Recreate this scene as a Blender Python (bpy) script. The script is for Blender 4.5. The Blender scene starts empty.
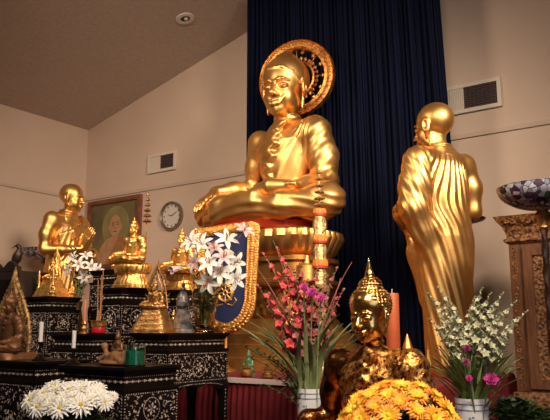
import bpy, math, random
import numpy as np
from mathutils import Vector, Matrix, noise

# ------------------------------------------------------------------ camera
FOC = 670.0
TH = math.atan(120 / 670)
EYE = 1.35
SC = bpy.context.scene
COL = SC.collection
cam_d = bpy.data.cameras.new('camera')
cam = bpy.data.objects.new('camera', cam_d)
COL.objects.link(cam)
cam.location = (0, 0, EYE)
cam.rotation_euler = (math.pi / 2 + TH, 0, 0)
cam_d.sensor_width = 36
cam_d.lens = 36 * FOC / 550
SC.camera = cam
SC.view_settings.view_transform = 'Standard'
SC.view_settings.look = 'None'
SC.view_settings.gamma = 1
SC.view_settings.use_curve_mapping = False
SC.view_settings.exposure = -0.7
SC.cycles.use_denoising = True
SC.cycles.max_bounces = 8
SC.cycles.sample_clamp_indirect = 4

wd = bpy.data.worlds.new('world')
SC.world = wd
wd.use_nodes = True
wd.node_tree.nodes['Background'].inputs[0].default_value = (0.9, 0.75, 0.6, 1)
wd.node_tree.nodes['Background'].inputs[1].default_value = 0.05

# room frame: origin = far left corner, u along the back wall, v out into the room
CX, CY = -2.27, 7.85
ANG = math.radians(35.2)
UX, UY = math.cos(ANG), -math.sin(ANG)
VX, VY = -math.sin(ANG), -math.cos(ANG)


def W(u, v, z=0.0):
    return Vector((CX + u * UX + v * VX, CY + u * UY + v * VY, z))


def at(px, py, Y):
    x = (px - 275) / FOC
    y = (210 - py) / FOC
    d = Vector((x, math.cos(TH) - y * math.sin(TH), math.sin(TH) + y * math.cos(TH)))
    return Vector((0, 0, EYE)) + d * (Y / d.y)


def area(name, loc, target, size, power, color, size_y=None, spread=180):
    l = bpy.data.lights.new(name, 'AREA')
    l.energy = power
    l.color = color
    l.size = size
    if size_y:
        l.shape = 'RECTANGLE'
        l.size_y = size_y
    l.spread = math.radians(spread)
    o = bpy.data.objects.new(name, l)
    COL.objects.link(o)
    o.location = loc
    o.rotation_euler = (Vector(target) - Vector(loc)).to_track_quat('-Z', 'Y').to_euler()
    return o


WARM = (1.0, 0.80, 0.61)
area('assumed_key_right', (1.9, 0.9, 3.9), (-0.2, 5.0, 2.1), 0.8, 58, WARM, spread=62)  # assumed warm key from above right; free-hanging area light, no fitting built
area('added_light_left', (-2.2, 2.6, 3.7), (-0.4, 5.4, 2.2), 0.9, 42, WARM, spread=100)  # second warm area light, added at upper left; no lamp there
area('added_light_front', (-0.3, 0.2, 4.0), (-0.1, 4.2, 1.7), 0.8, 40, (1.0, 0.80, 0.62), spread=85)  # added warm area light over the camera, unseen; no ceiling fitting modelled
area('foreground_fill', (0.9, 0.5, 3.8), (0.3, 2.3, 1.0), 0.4, 24, (1.0, 0.82, 0.62), spread=60)  # added fill lamp above the camera, brightens the foreground flowers; no real fitting
area('assumed_daylight', W(8.6, 5.4, 2.2), W(4.0, 2.0, 1.6), 2.6, 42, (0.66, 0.78, 1.0), 1.8)  # cool daylight assumed from the right; area light only, no window built


# ------------------------------------------------------------------ materials
def nt(name):
    m = bpy.data.materials.new(name)
    m.use_nodes = True
    t = m.node_tree
    b = t.nodes['Principled BSDF']
    return m, t, b


def ramp(t, stops):
    r = t.nodes.new('ShaderNodeValToRGB')
    el = r.color_ramp.elements
    while len(el) < len(stops):
        el.new(0.5)
    for e, (p, c) in zip(el, stops):
        e.position = p
        e.color = (*c, 1)
    return r


def mat(name, c1, c2=None, scale=6, rough=0.6, metal=0.0, bump=0.0, bscale=None, rough2=None,
        detail=4, spec=0.5, trans=0.0, emit=None, stretch=(1, 1, 1), ior=1.45, lo=0.35, hi=0.65):
    m, t, b = nt(name)
    b.inputs['Roughness'].default_value = rough
    b.inputs['Metallic'].default_value = metal
    b.inputs['Specular IOR Level'].default_value = spec
    b.inputs['Transmission Weight'].default_value = trans
    b.inputs['IOR'].default_value = ior
    b.inputs['Base Color'].default_value = (*c1, 1)
    tc = t.nodes.new('ShaderNodeTexCoord')
    mp = t.nodes.new('ShaderNodeMapping')
    mp.inputs['Scale'].default_value = stretch
    t.links.new(tc.outputs['Object'], mp.inputs[0])
    n = t.nodes.new('ShaderNodeTexNoise')
    n.inputs['Scale'].default_value = scale
    n.inputs['Detail'].default_value = detail
    t.links.new(mp.outputs[0], n.inputs['Vector'])
    if c2:
        r = ramp(t, [(lo, c1), (hi, c2)])
        t.links.new(n.outputs[0], r.inputs[0])
        t.links.new(r.outputs[0], b.inputs['Base Color'])
    if rough2 is not None:
        mr = t.nodes.new('ShaderNodeMapRange')
        mr.inputs[1].default_value = 0.35
        mr.inputs[2].default_value = 0.65
        mr.inputs[3].default_value = rough
        mr.inputs[4].default_value = rough2
        t.links.new(n.outputs[0], mr.inputs[0])
        t.links.new(mr.outputs[0], b.inputs['Roughness'])
    if bump:
        n2 = t.nodes.new('ShaderNodeTexNoise')
        n2.inputs['Scale'].default_value = bscale or scale * 4
        n2.inputs['Detail'].default_value = 5
        t.links.new(mp.outputs[0], n2.inputs['Vector'])
        bp = t.nodes.new('ShaderNodeBump')
        bp.inputs['Strength'].default_value = bump
        bp.inputs['Distance'].default_value = 0.01
        t.links.new(n2.outputs[0], bp.inputs['Height'])
        t.links.new(bp.outputs[0], b.inputs['Normal'])
    if emit:
        b.inputs['Emission Color'].default_value = (*emit[0], 1)
        b.inputs['Emission Strength'].default_value = emit[1]
    return m


def two_ramp(name, stops, rough=0.5, axis='radial', scale=1.0):
    """pigment that changes from a bloom's heart to its petal tips"""
    m, t, b = nt(name)
    b.inputs['Roughness'].default_value = rough
    tc = t.nodes.new('ShaderNodeTexCoord')
    ln = t.nodes.new('ShaderNodeVectorMath')
    ln.operation = 'LENGTH'
    t.links.new(tc.outputs['Object'], ln.inputs[0])
    mu = t.nodes.new('ShaderNodeMath')
    mu.operation = 'MULTIPLY'
    mu.inputs[1].default_value = scale
    t.links.new(ln.outputs['Value'], mu.inputs[0])
    r = ramp(t, stops)
    t.links.new(mu.outputs[0], r.inputs[0])
    t.links.new(r.outputs[0], b.inputs['Base Color'])
    b.inputs['Subsurface Weight'].default_value = 0.0
    return m


M = {}
M['gold'] = mat('polished_gold', (0.76, 0.40, 0.115), (0.85, 0.49, 0.165), scale=5, rough=0.36, rough2=0.44, metal=.95, bump=0.05, bscale=30)
M['gold_carved'] = mat('carved_gold', (0.48, 0.20, 0.045), (0.80, 0.42, 0.12), scale=30, rough=0.35, rough2=0.5, metal=1, bump=0.7, bscale=70)
M['gold_small'] = mat('small_gold', (0.80, 0.40, 0.09), (0.98, 0.62, 0.20), scale=40, rough=0.34, rough2=0.45, metal=.95, bump=0.2, bscale=120)
M['gold_paint'] = mat('gold_paint', (0.46, 0.20, 0.05), (0.60, 0.30, 0.085), scale=12, rough=0.4, metal=0.75, bump=0.1)
M['bronze_gold'] = mat('aged_brass', (0.32, 0.16, 0.05), (0.62, 0.34, 0.12), scale=22, rough=0.42, metal=0.9, bump=0.35, bscale=80)
M['bronze'] = mat('brown_bronze', (0.10, 0.042, 0.02), (0.22, 0.10, 0.04), scale=9, rough=0.45, metal=0.5, bump=0.2, bscale=40)
M['arch_gold'] = mat('dull_arch_gold', (0.16, 0.08, 0.03), (0.62, 0.38, 0.15), scale=38, rough=0.5, metal=0.6, bump=0.6, bscale=60)
M['silver'] = mat('tarnished_silver', (0.25, 0.23, 0.22), (0.62, 0.6, 0.6), scale=30, rough=0.3, metal=0.9, bump=0.5, bscale=90)


def leaf_gold():
    m, t, b = nt('patchy_gold_leaf')
    tc = t.nodes.new('ShaderNodeTexCoord')
    n = t.nodes.new('ShaderNodeTexNoise')
    n.inputs['Scale'].default_value = 60
    n.inputs['Detail'].default_value = 7
    n.inputs['Roughness'].default_value = 0.68
    t.links.new(tc.outputs['Object'], n.inputs['Vector'])
    r = ramp(t, [(0.36, (0.07, 0.018, 0.006)), (0.45, (0.33, 0.12, 0.025)), (0.53, (0.72, 0.36, 0.09)), (0.64, (0.95, 0.62, 0.22))])
    t.links.new(n.outputs[0], r.inputs[0])
    t.links.new(r.outputs[0], b.inputs['Base Color'])
    b.inputs['Metallic'].default_value = 0.95
    mr = t.nodes.new('ShaderNodeMapRange')
    mr.inputs[1].default_value = 0.4
    mr.inputs[2].default_value = 0.6
    mr.inputs[3].default_value = 0.22
    mr.inputs[4].default_value = 0.45
    t.links.new(n.outputs[0], mr.inputs[0])
    t.links.new(mr.outputs[0], b.inputs['Roughness'])
    n2 = t.nodes.new('ShaderNodeTexNoise')
    n2.inputs['Scale'].default_value = 130
    n2.inputs['Detail'].default_value = 6
    t.links.new(tc.outputs['Object'], n2.inputs['Vector'])
    bp = t.nodes.new('ShaderNodeBump')
    bp.inputs['Strength'].default_value = 0.9
    bp.inputs['Distance'].default_value = 0.004
    t.links.new(n2.outputs[0], bp.inputs['Height'])
    t.links.new(bp.outputs[0], b.inputs['Normal'])
    return m


M['gold_leaf'] = leaf_gold()
M['gold_face'] = mat('smooth_leafed_face', (0.45, 0.2, 0.05), (0.95, 0.6, 0.2), scale=10, rough=0.22, metal=1, bump=0.35, bscale=22, detail=6, lo=0.38, hi=0.5)
M['wall'] = mat('cream_wall_paint', (0.66, 0.50, 0.385), (0.69, 0.53, 0.41), scale=3, rough=0.85, bump=0.12, bscale=140)
M['ceiling'] = mat('ceiling_texture', (0.50, 0.40, 0.325), (0.57, 0.46, 0.375), scale=35, rough=0.95, bump=0.4, bscale=170)
M['floor'] = mat('brown_carpet', (0.14, 0.075, 0.05), (0.2, 0.11, 0.07), scale=60, rough=0.95, bump=0.4, bscale=300)
M['trim'] = mat('cream_trim', (0.6, 0.47, 0.37), rough=0.6)
M['white_metal'] = mat('off_white_metal', (0.72, 0.63, 0.53), rough=0.5)
M['grille_dark'] = mat('dark_grille', (0.09, 0.06, 0.055), rough=0.6)
M['navy'] = mat('navy_velvet', (0.0012, 0.003, 0.013), (0.0024, 0.005, 0.021), scale=3, rough=0.85, spec=0.15, stretch=(4, 4, 0.4))
M['navy_cloth'] = mat('navy_cloth', (0.005, 0.012, 0.055), (0.008, 0.018, 0.075), scale=9, rough=0.7)
M['maroon'] = mat('maroon_cloth', (0.10, 0.008, 0.012), (0.15, 0.014, 0.018), scale=8, rough=0.8, spec=0.2)
M['red_cloth'] = mat('red_runner', (0.13, 0.012, 0.016), (0.17, 0.02, 0.02), scale=8, rough=0.8)
M['red_lacquer'] = mat('red_lacquer', (0.28, 0.02, 0.007), (0.34, 0.035, 0.010), scale=8, rough=0.3)
M['lace'] = mat('white_lace', (0.62, 0.5, 0.48), rough=0.8)
M['black'] = mat('black_lacquer', (0.004, 0.003, 0.003), (0.009, 0.006, 0.005), scale=5, rough=0.3, spec=0.18)
M['pearl'] = mat('mother_of_pearl', (0.12, 0.08, 0.06), (0.72, 0.60, 0.52), scale=45, rough=0.3, spec=0.6)
M['wood'] = mat('carved_teak', (0.11, 0.042, 0.016), (0.19, 0.078, 0.03), scale=8, rough=0.5, bump=0.2, stretch=(6, 6, 1))
M['wood_carve'] = mat('carved_teak_relief', (0.035, 0.012, 0.005), (0.40, 0.18, 0.065), scale=55, rough=0.5, bump=1.0, bscale=55)
M['frame_wood'] = mat('red_brown_frame', (0.16, 0.05, 0.03), (0.25, 0.085, 0.05), scale=10, rough=0.4)
M['dark_metal'] = mat('dark_bronze_metal', (0.035, 0.02, 0.018), (0.06, 0.035, 0.03), scale=20, rough=0.4, metal=0.6)
M['dark_wood'] = mat('dark_wood', (0.012, 0.008, 0.007), (0.02, 0.013, 0.01), scale=8, rough=0.45)
M['white_wax'] = mat('white_wax', (0.78, 0.74, 0.70), rough=0.5)
M['orange_wax'] = mat('orange_wax', (0.42, 0.085, 0.025), (0.48, 0.105, 0.03), scale=6, rough=0.45)
M['red_glaze'] = mat('red_glaze', (0.42, 0.012, 0.02), rough=0.2)
M['incense'] = mat('incense_stick', (0.45, 0.2, 0.07), rough=0.8)
M['pink_stick'] = mat('pink_candle_wax', (0.6, 0.16, 0.10), rough=0.6)
M['green_wax'] = mat('teal_green_wax', (0.012, 0.20, 0.12), (0.02, 0.25, 0.15), scale=5, rough=0.35)
M['green'] = mat('dark_foliage', (0.015, 0.035, 0.010), (0.045, 0.085, 0.022), scale=25, rough=0.55)
M['green_mid'] = mat('leaf_green', (0.11, 0.17, 0.045), (0.21, 0.29, 0.09), scale=12, rough=0.5)
M['green_pale'] = mat('pale_stem_green', (0.16, 0.22, 0.09), (0.25, 0.3, 0.13), scale=12, rough=0.55)
M['white_petal'] = mat('white_petal', (0.80, 0.78, 0.70), (0.88, 0.86, 0.80), scale=30, rough=0.5)
M['cream_petal'] = mat('greenish_cream_petal', (0.36, 0.38, 0.22), (0.60, 0.58, 0.42), scale=30, rough=0.55)
M['pink_petal'] = mat('pale_pink_petal', (0.62, 0.40, 0.42), (0.75, 0.58, 0.56), scale=30, rough=0.5)
M['red_petal'] = mat('red_petal', (0.20, 0.02, 0.025), (0.38, 0.055, 0.05), scale=40, rough=0.5)
M['coral_petal'] = mat('coral_petal', (0.50, 0.035, 0.05), (0.66, 0.09, 0.09), scale=40, rough=0.5)
M['dusty_petal'] = mat('faded_maroon_petal', (0.20, 0.05, 0.05), (0.38, 0.14, 0.12), scale=40, rough=0.6)
M['magenta_petal'] = mat('magenta_petal', (0.55, 0.05, 0.30), (0.68, 0.12, 0.42), scale=30, rough=0.5)
M['plum_petal'] = mat('plum_petal', (0.32, 0.05, 0.16), (0.42, 0.1, 0.22), scale=30, rough=0.5)
M['yellow'] = mat('yellow_disc', (0.66, 0.45, 0.05), (0.5, 0.4, 0.05), scale=80, rough=0.7)
M['disc_green'] = mat('green_yellow_disc', (0.66, 0.48, 0.03), (0.5, 0.42, 0.04), scale=80, rough=0.7)
M['anther'] = mat('brown_anther', (0.35, 0.12, 0.03), rough=0.7)
M['dark_bronze'] = mat('polished_dark_bronze', (0.13, 0.05, 0.018), (0.42, 0.19, 0.055), scale=13, rough=0.22, metal=1, bump=0.3, bscale=40, detail=7, lo=.42, hi=.6)
M['canvas'] = mat('painted_backdrop', (0.10, 0.085, 0.035), (0.22, 0.16, 0.07), scale=3.0, rough=0.55)
M['paint_glow'] = mat('painted_yellow_green', (0.30, 0.25, 0.09), (0.20, 0.17, 0.07), scale=5, rough=0.55)
M['paint_skin'] = mat('painted_skin', (0.42, 0.22, 0.11), (0.52, 0.28, 0.15), scale=12, rough=0.55)
M['paint_robe'] = mat('painted_robe', (0.34, 0.13, 0.045), (0.45, 0.19, 0.07), scale=14, rough=0.55)
M['paint_dark'] = mat('painted_line', (0.09, 0.04, 0.02), rough=0.6)
M['clock_face'] = mat('clock_face', (0.70, 0.64, 0.56), rough=0.4)
M['clock_rim'] = mat('brushed_clock_rim', (0.42, 0.36, 0.30), (0.3, 0.25, 0.2), scale=30, rough=0.3, metal=0.9)
M['porcelain'] = mat('white_porcelain', (0.60, 0.63, 0.66), (0.66, 0.68, 0.70), scale=6, rough=0.15)
M['blue_paint'] = mat('blue_glaze', (0.06, 0.10, 0.28), rough=0.2)
M['maroon_paint'] = mat('maroon_glaze', (0.28, 0.05, 0.08), rough=0.2)
M['green_paint'] = mat('green_glaze', (0.06, 0.16, 0.08), rough=0.2)
M['crystal'] = mat('smoky_cut_glass', (0.05, 0.045, 0.045), (0.24, 0.22, 0.22), scale=30, rough=0.12, metal=0.25, bump=0.5, bscale=60)
M['orange_band'] = mat('orange_garland', (0.72, 0.17, 0.02), (0.8, 0.26, 0.04), scale=70, rough=0.6, bump=0.6, bscale=120)
M['red_band'] = mat('red_garland', (0.42, 0.03, 0.02), rough=0.6)
M['chatra'] = mat('tinsel_gold', (0.35, 0.22, 0.08), (0.85, 0.62, 0.28), scale=60, rough=0.35, metal=0.8, bump=0.6, bscale=90)
M['brown_clay'] = mat('brown_clay', (0.18, 0.085, 0.035), (0.26, 0.13, 0.055), scale=14, rough=0.6)
M['card'] = mat('grey_card', (0.16, 0.12, 0.14), rough=0.6)
M['post'] = mat('pale_wood_post', (0.42, 0.28, 0.16), rough=0.6)
M['bulb'] = mat('dark_lamp_well', (0.03, 0.025, 0.02), rough=0.4)


def glass_mat(name, col, rough=0.03):
    m, t, b = nt(name)
    b.inputs['Base Color'].default_value = (*col, 1)
    b.inputs['Transmission Weight'].default_value = 1
    b.inputs['Roughness'].default_value = rough
    b.inputs['IOR'].default_value = 1.45
    return m


M['glass'] = glass_mat('clear_glass', (0.96, 0.88, 0.66))
M['green_glass'] = glass_mat('green_tinted_glass', (0.75, 0.95, 0.86))


def tiffany():
    m, t, b = nt('stained_glass_mosaic')
    tc = t.nodes.new('ShaderNodeTexCoord')
    v = t.nodes.new('ShaderNodeTexVoronoi')
    v.inputs['Scale'].default_value = 34
    t.links.new(tc.outputs['Object'], v.inputs['Vector'])
    r = ramp(t, [(0.0, (0.03, 0.02, 0.03)), (0.14, (0.13, 0.08, 0.12)), (0.34, (0.09, 0.05, 0.05)),
                 (0.42, (0.30, 0.30, 0.42)), (0.55, (0.80, 0.80, 0.86)), (0.72, (0.08, 0.14, 0.08)), (0.80, (0.5, 0.5, 0.62))])
    r.color_ramp.interpolation = 'CONSTANT'
    sx = t.nodes.new('ShaderNodeSeparateXYZ')
    t.links.new(v.outputs['Color'], sx.inputs[0])
    t.links.new(sx.outputs[0], r.inputs[0])
    v2 = t.nodes.new('ShaderNodeTexVoronoi')
    v2.feature = 'DISTANCE_TO_EDGE'
    v2.inputs['Scale'].default_value = 34
    t.links.new(tc.outputs['Object'], v2.inputs['Vector'])
    gt = t.nodes.new('ShaderNodeMath')
    gt.operation = 'GREATER_THAN'
    gt.inputs[1].default_value = 0.035
    t.links.new(v2.outputs['Distance'], gt.inputs[0])
    mx = t.nodes.new('ShaderNodeMixRGB')
    mx.inputs[1].default_value = (0.012, 0.01, 0.01, 1)
    t.links.new(gt.outputs[0], mx.inputs[0])
    t.links.new(r.outputs[0], mx.inputs[2])
    t.links.new(mx.outputs[0], b.inputs['Base Color'])
    b.inputs['Roughness'].default_value = 0.25
    bp = t.nodes.new('ShaderNodeBump')
    bp.inputs['Strength'].default_value = 0.6
    bp.inputs['Distance'].default_value = 0.004
    t.links.new(gt.outputs[0], bp.inputs['Height'])
    t.links.new(bp.outputs[0], b.inputs['Normal'])
    return m


M['tiffany'] = tiffany()
M['mum_a'] = two_ramp('orange_yellow_petals', [(0.3, (0.95, 0.58, 0.03)), (0.6, (0.96, 0.44, 0.03)), (0.95, (0.90, 0.24, 0.03))], scale=1 / 0.042)
M['mum_b'] = two_ramp('golden_petals', [(0.3, (0.95, 0.62, 0.04)), (0.7, (0.96, 0.52, 0.05)), (1.0, (0.93, 0.33, 0.03))], scale=1 / 0.042)
M['mum_c'] = two_ramp('burnt_orange_petals', [(0.25, (0.90, 0.52, 0.04)), (0.55, (0.88, 0.34, 0.03)), (0.95, (0.74, 0.16, 0.025))], scale=1 / 0.042)


# ------------------------------------------------------------------ mesh builder
class MB:
    def __init__(self):
        self.v = []
        self.f = []

    def add(self, vs, fs):
        n = len(self.v)
        self.v += [tuple(p) for p in vs]
        self.f += [tuple(i + n for i in f) for f in fs]

    def box(self, x0, x1, y0, y1, z0, z1, b=0.0):
        if b <= 0:
            vs = [(x, y, z) for z in (z0, z1) for y in (y0, y1) for x in (x0, x1)]
            self.add(vs, [(0, 2, 3, 1), (4, 5, 7, 6), (0, 1, 5, 4), (2, 6, 7, 3), (0, 4, 6, 2), (1, 3, 7, 5)])
        else:
            self.loft([(z0, (x1 - x0) / 2 - b, (y1 - y0) / 2 - b), (z0 + b, (x1 - x0) / 2, (y1 - y0) / 2),
                       (z1 - b, (x1 - x0) / 2, (y1 - y0) / 2), (z1, (x1 - x0) / 2 - b, (y1 - y0) / 2 - b)],
                      4, None, c=((x0 + x1) / 2, (y0 + y1) / 2), square=True)

    def loft(self, secs, n=48, sup=2.0, c=(0, 0), square=False, mod=None, cap=True):
        rings = []
        for s in secs:
            z, rx, ry = s[:3]
            ring = []
            if square:
                ring = [(c[0] + rx * a, c[1] + ry * b, z) for a, b in ((-1, -1), (1, -1), (1, 1), (-1, 1))]
            else:
                for i in range(n):
                    a = 2 * math.pi * i / n
                    ca, sa = math.cos(a), math.sin(a)
                    k = (abs(ca) ** sup + abs(sa) ** sup) ** (-1 / sup)
                    m = mod(a, z) if mod else 1
                    ring.append((c[0] + rx * ca * k * m, c[1] + ry * sa * k * m, z))
            rings.append(ring)
        n = len(rings[0])
        vs = [p for r in rings for p in r]
        fs = []
        for j in range(len(rings) - 1):
            for i in range(n):
                k = (i + 1) % n
                fs.append((j * n + i, j * n + k, (j + 1) * n + k, (j + 1) * n + i))
        if cap:
            fs.append(tuple(range(n))[::-1])
            fs.append(tuple((len(rings) - 1) * n + i for i in range(n)))
        self.add(vs, fs)

    def lathe(self, prof, n=24, c=(0, 0, 0), mod=None, cap=True):
        self.loft([(c[2] + z, r, r) for r, z in prof], n, 2.0, (c[0], c[1]), mod=mod, cap=cap)

    def tube(self, pts, rad, n=8, cap=True, flat=None):
        pts = [Vector(p) for p in pts]
        if not hasattr(rad, '__len__'):
            rad = [rad] * len(pts)
        rings = []
        t0 = (pts[1] - pts[0]).normalized()
        up = Vector((0, 0, 1)) if abs(t0.z) < 0.9 else Vector((1, 0, 0))
        a = t0.cross(up).normalized()
        for i, p in enumerate(pts):
            t = (pts[min(i + 1, len(pts) - 1)] - pts[max(i - 1, 0)]).normalized()
            a = (a - t * a.dot(t)).normalized()
            b = t.cross(a)
            for k in range(n):
                g = 2 * math.pi * k / n
                rings.append(p + (a * math.cos(g) + b * math.sin(g) * (flat or 1)) * rad[i])
        fs = []
        for j in range(len(pts) - 1):
            for i in range(n):
                k = (i + 1) % n
                fs.append((j * n + i, j * n + k, (j + 1) * n + k, (j + 1) * n + i))
        if cap:
            fs.append(tuple(range(n))[::-1])
            fs.append(tuple((len(pts) - 1) * n + i for i in range(n)))
        self.add(rings, fs)

    def ball(self, c, r, n=10, m=7, R=None):
        if not hasattr(r, '__len__'):
            r = (r, r, r)
        vs = []
        for j in range(1, m):
            t = math.pi * j / m
            for i in range(n):
                a = 2 * math.pi * i / n
                vs.append(Vector((r[0] * math.sin(t) * math.cos(a), r[1] * math.sin(t) * math.sin(a), r[2] * math.cos(t))))
        vs += [Vector((0, 0, r[2])), Vector((0, 0, -r[2]))]
        if R:
            vs = [R @ p for p in vs]
        vs = [p + Vector(c) for p in vs]
        fs = []
        for j in range(m - 2):
            for i in range(n):
                k = (i + 1) % n
                fs.append((j * n + i, (j + 1) * n + i, (j + 1) * n + k, j * n + k))
        T = (m - 1) * n
        for i in range(n):
            k = (i + 1) % n
            fs.append((T, i, k))
            fs.append((T + 1, (m - 2) * n + k, (m - 2) * n + i))
        self.add(vs, fs)

    def petal(self, base, d, up, L, w, curl=0.3, n=5, tip=0.15, cup=0.15, root=0.35):
        """thin curved petal or leaf with a real, if small, thickness"""
        d = Vector(d).normalized()
        up = Vector(up)
        up = (up - d * up.dot(d)).normalized()
        s = d.cross(up)
        vs = []
        for i in range(n + 1):
            t = i / n
            ww = w * (root + (1 - root) * math.sin(math.pi * min(1, t * 0.85 + 0.1))) * (1 if t < 0.99 else tip)
            ang = curl * t
            c = Vector(base) + d * (L * t * math.cos(ang * 0.7)) - up * (L * t * math.sin(ang * 0.7))
            vs += [c - s * ww / 2 + up * cup * ww, c, c + s * ww / 2 + up * cup * ww]
        th = w * 0.05
        nv = len(vs)
        vs += [p - up * th for p in vs]
        fs = []
        for i in range(n):
            for k in (0, 1):
                a = i * 3 + k
                fs.append((a, a + 1, a + 4, a + 3))
                fs.append((nv + a, nv + a + 3, nv + a + 4, nv + a + 1))
            a = i * 3
            fs.append((a, a + 3, nv + a + 3, nv + a))
            fs.append((a + 2, nv + a + 2, nv + a + 5, a + 5))
        self.add(vs, fs)

    def build(self, name, m, parent=None, smooth=True, loc=None, rz=None):
        me = bpy.data.meshes.new(name)
        me.from_pydata(self.v, [], self.f)
        me.update()
        if smooth:
            me.polygons.foreach_set('use_smooth', [True] * len(me.polygons))
            me.set_sharp_from_angle(angle=math.radians(38))
        me.materials.append(m)
        o = bpy.data.objects.new(name, me)
        COL.objects.link(o)
        if parent:
            o.parent = parent
        if loc is not None:
            o.location = loc
        if rz is not None:
            o.rotation_euler = (0, 0, rz)
        return o


def tag(o, label=None, cat=None, group=None, kind=None):
    if label: o['label'] = label
    if cat: o['category'] = cat
    if group: o['group'] = group
    if kind: o['kind'] = kind
    return o


def empty(name, loc, rz=0.0, label=None, cat=None, group=None, scale=1.0):
    o = bpy.data.objects.new(name, None)
    COL.objects.link(o)
    o.location = loc
    o.rotation_euler = (0, 0, rz)
    o.scale = (scale,) * 3
    o.empty_display_size = 0.1
    return tag(o, label, cat, group)


# ------------------------------------------------------------------ implicit modelling
def rotm(rx=0, ry=0, rz=0):
    return np.array((Matrix.Rotation(rz, 3, 'Z') @ Matrix.Rotation(ry, 3, 'Y') @ Matrix.Rotation(rx, 3, 'X')))


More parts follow.
